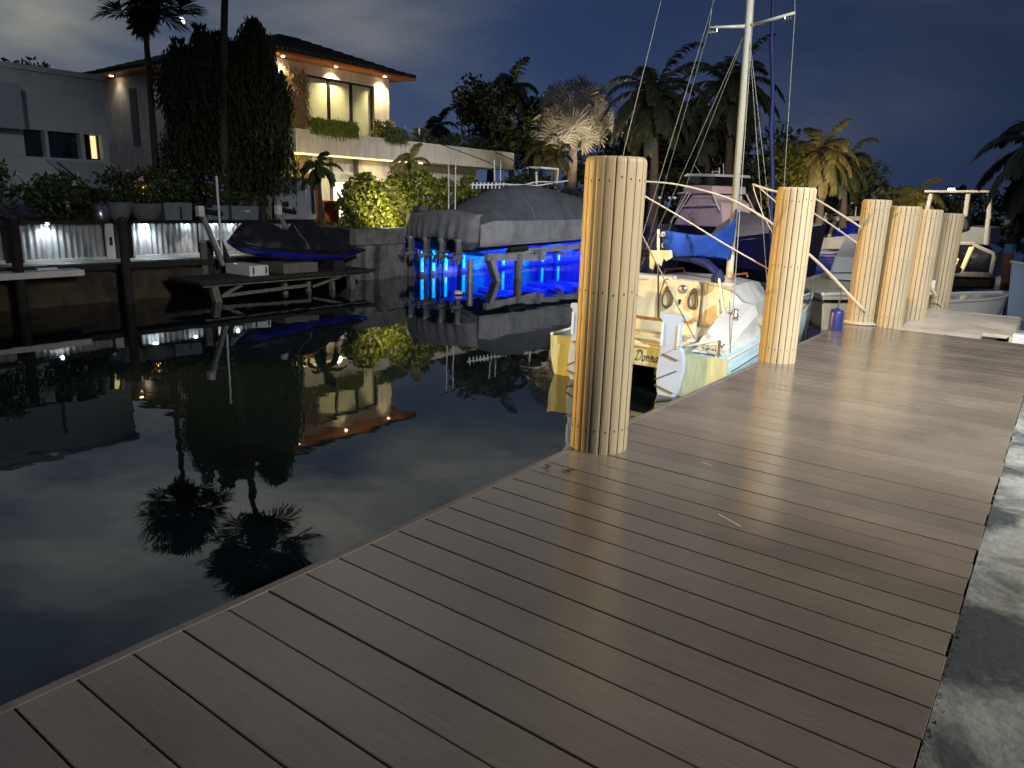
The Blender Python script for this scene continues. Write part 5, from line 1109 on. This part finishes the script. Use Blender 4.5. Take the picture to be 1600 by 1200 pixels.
# ------------------------------------------------------------------ covered motor boat on a lift
GX = -12.45; GY = 14.0; GB = 1.12
G = thing('motor_boat', 'large motor boat under a grey cover on a lift, outboards at the stern', 'boat', (GX, GY, 0))
GL = 8.6
def gsec(t):
    y = t * GL; w_ = GB * (1 - max(0, (t - .45) / .55) ** 2.3 * .97) * (.94 + .06 * min(1, t * 5)); sheer = .40 + .26 * t ** 1.7; keel = -.15 + .38 * max(0, (t - .6) / .4) ** 2.2; ch = keel + .22 + .14 * t
    return y, w_, sheer, keel, ch
mb = MB(); secs = []
for k in range(19):
    y, w_, sh, ke, ch = gsec(k / 18); secs.append([Vector((x * w_, y, z)) for x, z in ((-1, sh), (-.98, (sh + ch) / 2), (-.86, ch), (-.45, (ch + ke) / 2), (0, ke), (.45, (ch + ke) / 2), (.86, ch), (.98, (sh + ch) / 2), (1, sh))])
mb.loft(secs, closed=True, caps=(True, True)); mb.build('hull', M['canvas_grey'], G, smooth=True)
# cover: long ridge profile measured along the boat
prof = [(-.0, .80), (.5, .90), (.95, 1.06), (1.5, 1.30), (2.3, 1.55), (3.2, 1.62), (4.2, 1.55), (5.2, 1.42), (6.3, 1.30), (7.4, 1.1), (8.6, .72)]
mb = MB(); secs = []; side = MB(); ssec = []; q = random.Random(5)
for k, (y, zt_) in enumerate(prof):
    t_ = y / GL; _, w_, sh, ke, ch = gsec(t_); w_ = w_ + .03; zk = sh + .30 - .12 * t_; zk = min(zk, zt_ - .2)
    wr = w_ * (1.0 if y < 1 else .96)
    secs.append([Vector((x * wr, y, z)) for x, z in ((-1, zk), (-.8, zk + (zt_ - zk) * .42), (-.42, zk + (zt_ - zk) * .86), (-.15, zt_), (.15, zt_), (.42, zk + (zt_ - zk) * .86), (.8, zk + (zt_ - zk) * .42 + q.uniform(-.02, .02)), (1, zk))])
    ssec.append([[Vector((s_ * wr * (1.005 + .006 * (j % 2)), y, zk + (min(ch, sh - .25) - zk) * j / 5 + .003)) for j in range(6)] for s_ in (-1, 1)])
mb.loft(secs, caps=(False, True)); mb.build('cover', M['canvas_dark'], G, smooth=True)
for s_ in (0, 1): mb = MB(); mb.loft([a[s_] for a in ssec]); mb.build('cover_skirt', M['canvas_grey'], G, smooth=True, solid=.01)
# seam lines on the cover
mb = MB(); mb.tube([p + Vector((.004, .0, .006)) for p in secs[4][4:]], .008, 5); mb.tube([p + Vector((.004, 0, .006)) for p in secs[2][4:]], .008, 5); mb.build('seam', M['canvas_grey'], G)
# stern shroud over the four engines, draped with folds
mb = MB(); rows = []; n = 90
for j in range(9):
    v = j / 8; row = []
    for i in range(n + 1):
        u = i / n; x = -GB - .02 + (2 * GB + .04) * u; lob = abs(math.sin(u * math.pi * 4)) ** .6; yb = -.12 - .50 * math.sin(math.pi * min(1, max(0, u))) ** .25 * (1 - .25 * v)
        z = .84 - .04 * math.cos(u * 6) - v * (.60 + .05 * lob); fold = .013 * math.sin(u * 31 + 2 * math.sin(u * 9)) * v + .012 * math.sin(u * 67 + 3 * math.sin(u * 5) + 1) * v
        row.append(Vector((x, yb * (.55 + .45 * min(1, .25 + v)) + fold - .02 * lob * v, z)))
    rows.append(row)
top = [Vector((p.x, .05, p.z + .05)) for p in rows[0]]
mb.loft([top] + rows); mb.build('engine_shroud', M['canvas_grey'], G, smooth=True, solid=.012)
mb = MB(); mb.box((-.75, -.15, .92), (.28, .3, .12)); mb.build('bait_board', M['canvas_dark'], G, bevel=.03)
def outboard(x):
    mb = MB(); secs = []
    for z, w_, l in ((.26, .10, .15), (.20, .10, .14), (.14, .065, .11), (-.10, .055, .11)): secs.append([Vector((x + w_ * math.cos(a * math.pi / 5), -.42 + l * math.sin(a * math.pi / 5), z)) for a in range(10)])
    mb.loft(secs, closed=True, caps=(True, True)); o = mb.build('outboard', M['galv'], G, smooth=True)
    mb = MB(); mb.box((x, -.44, -.06), (.16, .34, .02)); mb.prism([(x - .02, -.56, -.05), (x - .02, -.32, -.05), (x - .02, -.36, -.3), (x - .02, -.48, -.36)], (.04, 0, 0)); mb.tube([(x, -.68, -.18), (x, -.28, -.18)], [.055, .04], 10); mb.build('gearcase', M['galv'], o)
    mb = MB()
    for k in range(3):
        a = k * 2.094 + x; d = Vector((math.cos(a), 0, math.sin(a))); s_ = Vector((-math.sin(a), .5, math.cos(a))); c = Vector((x, -.70, -.18)); mb.add([c + d * .03 - s_ * .03, c + d * .03 + s_ * .03, c + d * .14 + s_ * .06, c + d * .15 - s_ * .04], [(0, 1, 2, 3)])
    mb.build('propeller', M['steel'], o, solid=.008)
for x in (-.78, -.26, .26, .78): outboard(x)
# trim tabs, chine rails
mb = MB()
for s_ in (.98,):
    mb.tube([Vector((gsec(k / 18)[1] * 1.0, gsec(k / 18)[0], gsec(k / 18)[4] + .03)) for k in range(0, 18)], .022, 6); mb.tube([Vector((gsec(k / 18)[1] * .72, gsec(k / 18)[0], gsec(k / 18)[4] * .7 + gsec(k / 18)[3] * .3)) for k in range(0, 17)], .016, 6)
mb.build('spray_rail', M['galv'], G)
mb = MB(); mb.tube([Vector((GB * .98, 1.15, -.02)), Vector((GB * 1.0, 1.9, .0))], .07, 8); mb.build('exhaust_port', M['black_rubber'], G)
# rods, outriggers and rail of the boat top
def gp(px, py, dx=0): p = at_x(px, py, GX + dx); return Vector((dx, p.y - GY, p.z))
mb = MB(); mb.tube([gp(735, 289), gp(790, 288), gp(840, 290), gp(888, 282)], .022, 6); mb.tube([gp(790, 296), gp(838, 284), gp(880, 284)], .02, 6); mb.tube([gp(838, 288), gp(838, 268)], .03, 6); mb.tube([gp(870, 287), gp(872, 265)], .02, 6); mb.box(gp(848, 263), (.5, .9, .05)); mb.build('hardtop', M['white_paint'], G)
for k in range(9): a = gp(739 + k * 6, 285); mb = MB(); mb.tube([a, a + Vector((0, -.02, -.16))], .02, 6); mb.build('rod_holder', M['white_paint'], G)
for (a, b) in (((701, 336), (701, 246)), ((711, 332), (712, 246)), ((773, 283), (772, 250)), ((782, 283), (782, 252))):
    mb = MB(); mb.tube([gp(*a), gp(*b)], .014, 6); mb.build('antenna', M['white_paint'], G)
mb = MB(); mb.tube([gp(690, 226, -.5), gp(760, 252, -.3), gp(835, 290, 0)], .012, 6); mb.tube([gp(775, 238, .3), gp(840, 268, .2), gp(890, 300, 0)], .012, 6); mb.build('outrigger', M['dark_frame'], G)
# lift: pilings, beams, cradle
Lf = thing('boat_lift', 'pile supported boat lift with cross beams under the grey covered boat', 'boat lift', (GX, GY, WZ))
for k, (x, y) in enumerate(((1.0, -.25), (-1.0, -.25), (1.15, 1.5), (1.25, 5.4), (-1.05, 1.5), (-1.05, 5.4))):
    mb = MB(); mb.tube([(x, y, -1.5), (x, y, .56 if k < 2 else .62)], .10 if k else .075, 12); mb.build('pile', M['grey_wood'] if k != 0 else M['galv'], Lf)
mb = MB(); mb.bar((1.12, .2, .60), (1.12, 2.3, .50), .12, .17); mb.build('side_beam', M['galv'], Lf); mb = MB(); mb.bar((1.0, 1.2, .66), (1.0, 6.8, .74), .10, .14); mb.build('side_beam', M['galv'], Lf)
for y in (1.3, 2.6, 3.8, 5.0, 6.0): mb = MB(); mb.bar((-1.2, y, .55), (1.08, y, .55), .1, .10); mb.build('cross_beam', M['galv'], Lf)
mb = MB(); mb.bar((1.15, .3, .55), (1.2, .75, -.4), .2, .14); mb.build('strut', M['galv'], Lf)
mb = MB(); mb.box((1.2, 2.42, .56), (.2, .22, .26)); mb.build('motor_box', M['galv'], Lf)
# blue dock lights
lab = ('blue light tube on a pile under the covered boat, ', )
for k, (px, X) in enumerate(((657, -13.3), (675, -13.3), (694, -13.3), (722, -13.35), (784, -13.3), (845, -13.3), (870, -13.3))):
    p = at_x(px, 422, X); t = thing('dock_light', lab[0] + ('leftmost', 'second from the left', 'third from the left', 'fourth from the left', 'third from the right', 'second from the right', 'rightmost')[k], 'light', (X, p.y, WZ), 0, 'blue dock lights under the covered boat')
    mb = MB(); mb.tube([(.06, 0, .1), (.06, 0, .62)], .035, 8); mb.build('tube', M['blue_led'], t); mb = MB(); mb.bb((-.06, -.05, -.3), (.02, .05, .7)); mb.build('bracket', M['grey_wood'], t)
for (x, y, e) in ((-11.9, 15.4, 420), (-11.9, 16.3, 900), (-11.8, 18.2, 1000), (-11.7, 20.2, 1000), (-11.6, 22.0, 800)):
    lamp('SPOT', 'blue_dock_glow', (x, y, -.56), e, (.004, .016, 1.0), aim=(-13.5, y + .5, -.5), size=.04, angle=160 if 16 < y < 20 else 100, blend=.5)
for y in (15.0, 16.6, 18.9): lamp('SPOT', 'cyan_dock_glow', (-12.9, y, -.5), 34, (.0, .40, 1.0), aim=(-13.5, y - .2, -.45), size=.04, angle=95, blend=.8)
lamp('SPOT', 'blue_hull_wash', (-11.0, 20.0, -.66), 900, (.012, .016, 1.0), aim=(-12.0, 20.0, .4), size=.04, angle=85, blend=.6)
mb = MB(); p = at_z(716, 459, WZ + .02); mb.lathe((0, 0, 0), [(.02, -.02), (.10, 0), (.09, .05), (.02, .07)], 12); o = mb.build('float_buoy', M['white_paint']); o.location = p; tag(o, 'small white float on the water in the blue glow', 'float')

# ------------------------------------------------------------------ sport fishing boat behind the sailboat
A = at_z(1050, 428, WZ) ; 
FA, FB = Vector((-10.2, 24.6, WZ)), Vector((-5.4, 20.6, WZ)); fd_ = (FB - FA); fl = fd_.length; frz = math.atan2(fd_.y, fd_.x) - math.pi / 2
FS = thing('fishing_boat', 'dark hulled sport fishing boat with pink canvas flybridge behind the blue sail cover', 'boat', FA, frz)
def fp(px, py, y):   # meets boat plane y
    n = Matrix.Rotation(frz, 3, 'Z') @ Vector((0, 1, 0)); c0 = Vector((0, 0, CAM_H)); d = ray(px, py); return Matrix.Rotation(-frz, 3, 'Z') @ (c0 + d * ((FA + n * y - c0).dot(n) / d.dot(n)) - FA)
def fx(px, py, x=0.0):   # meets the centre plane
    n = Matrix.Rotation(frz, 3, 'Z') @ Vector((1, 0, 0)); c0 = Vector((0, 0, CAM_H)); d = ray(px, py); return Matrix.Rotation(-frz, 3, 'Z') @ (c0 + d * ((FA + n * x - c0).dot(n) / d.dot(n)) - FA)
mb = MB(); secs = []
for k in range(15):
    t_ = k / 14; w_ = 1.15 * (1 - max(0, (t_ - .4) / .6) ** 2 * .98); sh = .85 + .75 * t_ ** 2; secs.append([Vector((x * w_, t_ * fl * (1 + .06 * z_), z)) for x, z, z_ in ((-1, sh, 1), (-.85, .25, .3), (-.5, -.2, 0), (.5, -.2, 0), (.85, .25, .3), (1, sh, 1))])
mb.loft(secs, closed=True, caps=(True, True)); mb.build('hull', M['hull_navy'], FS, smooth=False)
# canvas from flybridge to bow
mb = MB(); secs = []
for t_, zt_ in ((.36, 1.85), (.5, 1.75), (.7, 1.65), (.9, 1.62), (.99, 1.62)):
    w_ = 1.15 * (1 - max(0, (t_ - .4) / .6) ** 2 * .98); sh = .85 + .75 * t_ ** 2; secs.append([Vector((x * w_, t_ * fl * 1.05, z)) for x, z in ((-1.02, sh - .12), (-.6, (sh + zt_) / 2), (0, zt_), (.6, (sh + zt_) / 2), (1.02, sh - .12))])
mb.loft(secs); mb.build('bow_cover', M['canvas_grey'], FS, smooth=True)
def boxp(mb, pts, dx):   # outline in the centre plane, given real width
    mb.prism([fx(*p) + Vector((-dx, 0, 0)) for p in pts], (2 * dx, 0, 0))
mb = MB(); boxp(mb, ((1072, 352), (1152, 356), (1150, 318), (1142, 312), (1098, 311), (1084, 330)), .5); mb.build('cabin_cover', M['canvas_pink'], FS, bevel=.04)
mb = MB(); boxp(mb, ((1098, 311), (1140, 312), (1138, 305), (1104, 304)), .5); mb.build('helm_seat', M['canvas_pink'], FS, bevel=.03)
mb = MB(); boxp(mb, ((1093, 304), (1140, 303), (1139, 291), (1093, 290)), .6); mb.build('tower_box', M['canvas_pink'], FS, bevel=.03)
mb = MB(); boxp(mb, ((1095, 289), (1140, 290), (1143, 276), (1098, 276)), .55); mb.build('tower_screen', M['glass_dark'], FS)
mb = MB(); boxp(mb, ((1094, 276), (1146, 277), (1144, 273), (1100, 272)), .62); mb.build('hardtop', M['white_paint'], FS)
mb = MB()
for dx in (-.6, .6):
    for a, b in (((1072, 348), (1098, 303)), ((1080, 340), (1104, 303)), ((1140, 303), (1152, 330))): mb.tube([fx(*a) + Vector((dx, 0, 0)), fx(*b) + Vector((dx, 0, 0))], .03, 6)
mb.tube([fx(1090, 323) + Vector((.6, 0, 0)), fx(1145, 321) + Vector((.6, 0, 0))], .03, 6); mb.tube([fx(1085, 303) + Vector((.62, 0, 0)), fx(1100, 302) + Vector((.62, 0, 0))], .03, 6)
mb.build('tower_frame', M['white_paint'], FS)
mb = MB(); mb.tube([fx(1113, 273), fx(1113, 268), fx(1123, 268), fx(1123, 273)], .02, 6); mb.tube([fx(1124, 272), fx(1124, 262)], .02, 6); mb.build('radar', M['white_paint'], FS)
for a, b in (((1098, 276), (1084, 256)), ((1131, 274), (1130, 255)), ((1060, 352), (1058, 325))): mb = MB(); mb.tube([fx(*a), fx(*b)], .012, 5); mb.build('antenna', M['white_paint'], FS)
mb = MB(); mb.tube([fx(1074, 350, .7), fx(1076, 335, .7), fx(1085, 333, .7), fx(1088, 350, .7)], .02, 6); mb.build('ladder', M['steel'], FS)
spot((-9.6, 21.6, -.2), (-8.6, 23.0, -.3), 70, (.05, .03, 1.0), 42, 1, .05, 'blue_hull_glow')
spot((-4.0, 12.0, 4.5), (-8.0, 22.0, 1.3), 2600, (1, .82, .80), 60, 1, .1, 'boat_fill')  # added spot over the water, brightens the fishing boat
# string of white deck lights beyond
p = at_y(1002, 309, 27); t = thing('light_string', 'row of small white lights low among the dark trees right of the nearest piling', 'lights', p)
for px in (995, 1003, 1014, 1018, 1024, 1031, 1046, 1054): 
    b = at_y(px, 309, 27) - p; mb = MB(); mb.lathe(b, [(.01, -.05), (.09 if px in (1003, 1014, 1031, 1054) else .05, 0), (.01, .05)], 8); mb.build('bulb', M['lilac_led'], t)
mb = MB(); mb.tube([at_y(990, 310, 27.1) - p, at_y(1060, 311, 27.1) - p], .012, 5); mb.build('cable', M['dark_frame'], t)

# ------------------------------------------------------------------ yacht far right, cream cruiser, violet dinghy
ya = at_z(1262, 388, WZ); YG = thing('motor_yacht', 'distant motor yacht with radar arch between the second and third pilings', 'boat', (ya.x, ya.y, WZ))
def yp(px, py): p = at_y(px, py, ya.y); return p - Vector((ya.x, ya.y, WZ))
def ybox(mb, pts, y0, y1): mb.prism([yp(*p) + Vector((0, y0, 0)) for p in pts], (0, y1 - y0, 0))
mb = MB(); ybox(mb, ((1264, 372), (1290, 371), (1350, 366), (1400, 360), (1385, 388), (1268, 390)), 0, 3); mb.build('hull', M['white_paint'], YG, bevel=.05)
mb = MB(); ybox(mb, ((1288, 371), (1350, 371), (1350, 344), (1292, 345)), .4, 2.6); mb.build('cabin', M['glass_dark'], YG)
mb = MB(); ybox(mb, ((1278, 345), (1350, 345), (1350, 338), (1286, 338)), .1, 2.9); ybox(mb, ((1286, 337.6), (1298, 337.6), (1297, 333), (1286, 332)), .3, 2.7); mb.build('flybridge', M['stucco'], YG, bevel=.03)
for y in (.2, 2.6): mb = MB(); ybox(mb, ((1291, 370), (1296, 370), (1304, 346), (1299, 346)), y, y + .2); mb.build('pillar', M['stucco'], YG)
mb = MB(); ybox(mb, ((1306, 337), (1311, 337), (1322, 318), (1345, 317), (1345, 313), (1314, 313)), .4, .7); ybox(mb, ((1306, 337), (1311, 337), (1322, 318), (1345, 317), (1345, 313), (1314, 313)), 2.3, 2.6); ybox(mb, ((1316, 317), (1345, 317), (1345, 314), (1316, 314)), .7, 2.3); mb.build('radar_arch', M['stucco'], YG)
for px in (1322, 1355): mb = MB(); c = yp(px, 312) + Vector((0, 1.5, 0)); mb.lathe(c, [(.14, 0), (.17, .1), (.16, .2), (.08, .28), (.01, .3)], 12); mb.build('dome', M['white_paint'], YG, smooth=True)
mb = MB(); mb.tube([yp(1335, 337) + Vector((0, .2, 0)), yp(1337, 316) + Vector((0, .2, 0))], .03, 6); mb.tube([yp(1309, 362) + Vector((0, .2, 0)), yp(1311, 345) + Vector((0, .2, 0))], .04, 6); mb.build('stanchion', M['white_paint'], YG)
mb = MB(); ybox(mb, ((1281, 369), (1291, 369), (1292, 348), (1281, 348)), .02, .12); mb.build('awning', M['sail_navy'], YG)
spot((-4.0, 24.0, 1.6), (ya.x + 3, ya.y, 1), 5000, (1, .82, .6), 60, 1, .1, 'boat_fill')  # added spot above the canal to light the yacht
# cream cruiser just ahead of the catamaran
def hullbox(name, label, a, b, beam, h, m, cat='boat', rise=.25, group=None):
    a, b = Vector(a), Vector(b); d = b - a; L_ = d.length; rz_ = math.atan2(d.y, d.x) - math.pi / 2; t = thing(name, label, cat, a, rz_, group); secs = []
    mb = MB()
    for k in range(13):
        u = k / 12; w_ = beam / 2 * (1 - max(0, (u - .45) / .55) ** 2.2 * .98); sh = h + rise * u * u; secs.append([Vector((x * w_, u * L_ * (1 + (.05 if z > .1 else 0)), z)) for x, z in ((-1, sh), (-.9, .05), (-.4, -.25), (.4, -.25), (.9, .05), (1, sh))])
    mb.loft(secs, closed=True, caps=(True, True)); o = mb.build('hull', M[m], t); mb = MB()
    for s_ in (0, -1): mb.tube([q_[s_] + Vector((0, 0, .01)) for q_ in secs], .03, 6)
    mb.build('gunwale', M['white_paint'], t); return t, secs, L_, rz_
t, secs, L_, rz_ = hullbox('cruiser', 'cream hulled boat with dark stripe beyond the catamaran bow', (-3.6, 19.5, WZ), (-3.15, 13.2, WZ), 2.0, .50, 'cream', rise=.12)
mb = MB()
for s_ in (0, 5): mb.tube([Vector((q_[s_].x * 1.012, q_[s_].y, q_[s_].z - .1)) for q_ in secs], .022, 6)
mb.build('stripe', M['hull_navy'], t)
mb = MB(); mb.prism([(-.85, .2, .52), (-.85, 2.6, .54), (-.85, 2.2, 1.0), (-.85, .9, 1.45), (-.85, .2, 1.45)], (1.5, 0, 0)); cb_ = mb.build('cabin', M['gelcoat'], t, bevel=.05)
mb = MB(); mb.bb((-.868, .5, .8), (-.853, 1.6, 1.02)); mb.build('window', M['glass_dark'], cb_)
mb = MB()
for y in (3.2, 4.4, 5.4): mb.tube([(-.7 + .06 * (y - 3), y, .5), (-.7 + .06 * (y - 3), y, .95)], .014, 6)
mb.tube([(-.7, 3.2, .95), (-.63, 4.4, .95), (-.56, 5.4, .95), (0, 6.2, .95)], .014, 6); mb.build('bow_rail', M['steel'], t)
a_ = at_z(1270, 446, WZ)
t, secs, L_, rz_ = hullbox('dinghy', 'violet lit open dinghy behind the cream hulled boat', (-7.2, 27.0, WZ), (-5.9, 23.0, WZ), 1.9, .55, 'hull_violet', rise=.1)
mb = MB(); mb.bb((-.7, .6, .3), (.7, 1.0, .62)); mb.build('thwart', M['white_paint'], t)
spot((-5.0, 20.0, 1.6), (-6.5, 25, -.3), 160, (.4, .35, 1.0), 60, 1, .05, 'violet_glow')

# ------------------------------------------------------------------ tower boat at right
TB = at_z(1468, 438, WZ); ty = 21.5
T = thing('tower_boat', 'cabin boat with tall open hardtop frame and dark curved side windows at right', 'boat', (at_y(1490, 430, ty).x, ty, WZ))
TO = Vector((at_y(1490, 430, ty).x, ty, WZ))
def tp_(px, py, dy=0): return at_y(px, py, ty + dy) - TO
def tbox(mb, pts, y0, y1): mb.prism([tp_(*p, dy=y0) for p in pts], (0, y1 - y0, 0))
mb = MB(); tbox(mb, ((1452, 432), (1556, 434), (1552, 452), (1458, 450)), -.2, 4.5); mb.build('hull', M['hull_navy'], T, bevel=.05)
mb = MB(); tbox(mb, ((1478, 431), (1548, 434), (1546, 426), (1507, 425)), -.4, -.22); mb.build('coaming', M['stucco'], T, bevel=.02)
mb = MB(); tbox(mb, ((1462, 432), (1545, 433), (1551, 398), (1538, 390), (1522, 382), (1480, 380)), 0, 3.6); mb.build('cabin', M['glass_dark'], T)
fr = MB(); fr.tube([tp_(1478, 380, -.06), tp_(1520, 380, -.06), tp_(1530, 386, -.06), tp_(1552, 396, -.06), tp_(1553, 402, -.06), tp_(1547, 430, -.06)], .045, 6); fr.tube([tp_(1522, 384, -.06), tp_(1501, 430, -.06)], .03, 6); fr.build('window_trim', M['white_paint'], T)
mb = MB(); tbox(mb, ((1501, 418), (1505, 421), (1520, 386), (1514, 386)), -.10, -.05); mb.build('pane_reflection', M['window_glint'], T)  # warm reflection in the dark pane, drawn as a glowing strip
mb = MB()
for px, py in ((1494, 404), (1492, 409), (1490, 415)): tbox(mb, ((px, py), (px + 4, py), (px + 3, py + 4), (px - 1, py + 4)), -.07, -.04)
mb.build('window_glow', M['window_glint'], T)  # smaller warm window reflections, also drawn as glowing patches
mb = MB(); tbox(mb, ((1498, 379), (1548, 384), (1550, 356), (1502, 353)), .3, 3.0); mb.build('flybridge', M['grey_stucco'], T, bevel=.04)
mb = MB(); tbox(mb, ((1484, 366), (1514, 358), (1512, 340), (1490, 336)), .1, 1.2); mb.build('bridge_cover', M['canvas_dark'], T, bevel=.08)
mb = MB(); tbox(mb, ((1444, 301), (1548, 301), (1549, 297), (1444, 297)), -.2, 2.4); mb.build('hardtop', M['stucco'], T, bevel=.02)
for a, b in (((1455, 303), (1448, 330)), ((1513, 303), (1508, 338)), ((1546, 303), (1545, 342)), ((1544, 342), (1540, 382))):
    mb = MB(); mb.tube([tp_(*a), tp_(*b)], .055, 8); mb.build('hardtop_leg', M['white_paint'], T)
mb = MB(); mb.tube([tp_(1549, 300, .5), tp_(1552, 340, .5), tp_(1555, 350, .5)], .018, 6); mb.tube([tp_(1532, 302, .5), tp_(1543, 333, .5)], .012, 6); mb.build('stay', M['dark_frame'], T)
spot((-4.4, 13.5, 3.0), (TO.x - .4, ty, 1.2), 2600, (1, .82, .55), 24, 1, .1, 'boat_fill')  # added spot in mid-air for the hardtop frame and trim
# skiff in front of it
p0 = at_z(1470, 478, WZ); t, secs, L_, rz_ = hullbox('skiff', 'small white skiff on the water behind the farthest piling', (-2.2, 15.9, WZ), (-.9, 17.8, WZ), .9, .38, 'gelcoat', rise=.1)
mb = MB(); mb.bb((-.3, .5, .3), (.3, .75, .41)); mb.build('seat', M['white_paint'], t)
p1 = at_z(1600, 470, WZ); t, secs, L_, rz_ = hullbox('white_boat', 'white boat bow at the right edge behind the rusty post', (1.6, 19.0, WZ), (-.75, 17.6, WZ), 1.7, .85, 'rudder_blue', rise=.25)
mb = MB(); mb.bb((-.6, .4, .86), (.6, 1.4, 1.2)); mb.build('cabin', M['white_paint'], t, bevel=.05)
# rusty post with lamp and bits hanging
Pp = at_z(1568, 478, WZ); t = thing('mooring_post', 'leaning rust brown post with blue band and pale cap at the right edge', 'post', (Pp.x, Pp.y, WZ))
a = at_y(1578, 385, Pp.y) - Vector((Pp.x, Pp.y, WZ)); mb = MB(); mb.tube([(0, 0, -1), tuple(a)], .10, 10); mb.build('shaft', M['rust_post'], t)
b = at_y(1576, 340, Pp.y) - Vector((Pp.x, Pp.y, WZ)); mb = MB(); mb.tube([a, a.lerp(b, .4)], .075, 8); mb.lathe(a.lerp(b, .4), [(.06, 0), (.09, .04), (.05, .12), (.08, .2), (.06, .3)], 10); mb.build('lantern_mount', M['dark_frame'], t)
mb = MB(); mb.lathe(b - Vector((0, 0, .1)), [(.05, -.05), (.075, .0), (.07, .05), (.05, .07)], 10); mb.build('cap', M['white_paint'], t, smooth=True)
mb = MB(); mb.lathe(b, [(.085, -.03), (.09, 0), (.05, .05), (.01, .06)], 10); mb.build('dome', M['blue_band'], t, smooth=True)
mb = MB(); mb.lathe(a - Vector((0, 0, .05)), [(.104, -.1), (.106, 0), (.104, .1)], 12); mb.build('band', M['blue_band'], t)
mb = MB(); mb.lathe(at_y(1560, 445, Pp.y) - Vector((Pp.x, Pp.y, WZ)), [(.02, -.3), (.07, -.25), (.075, .15), (.03, .2)], 10); mb.build('fender', M['white_paint'], t, smooth=True)
p = at_z(1590, 516, 0); t = thing('white_curb', 'short white float edge at the right end beside the finger pier', 'float', (p.x, p.y, -.1)); mb = MB(); mb.bb((-.1, -.05, -.2), (1.2, .12, .06)); mb.build('body', M['white_paint'], t, bevel=.02); mb = MB(); mb.bb((-.1, .125, -.22), (1.2, .6, .03)); mb.build('deck', M['concrete'], t)
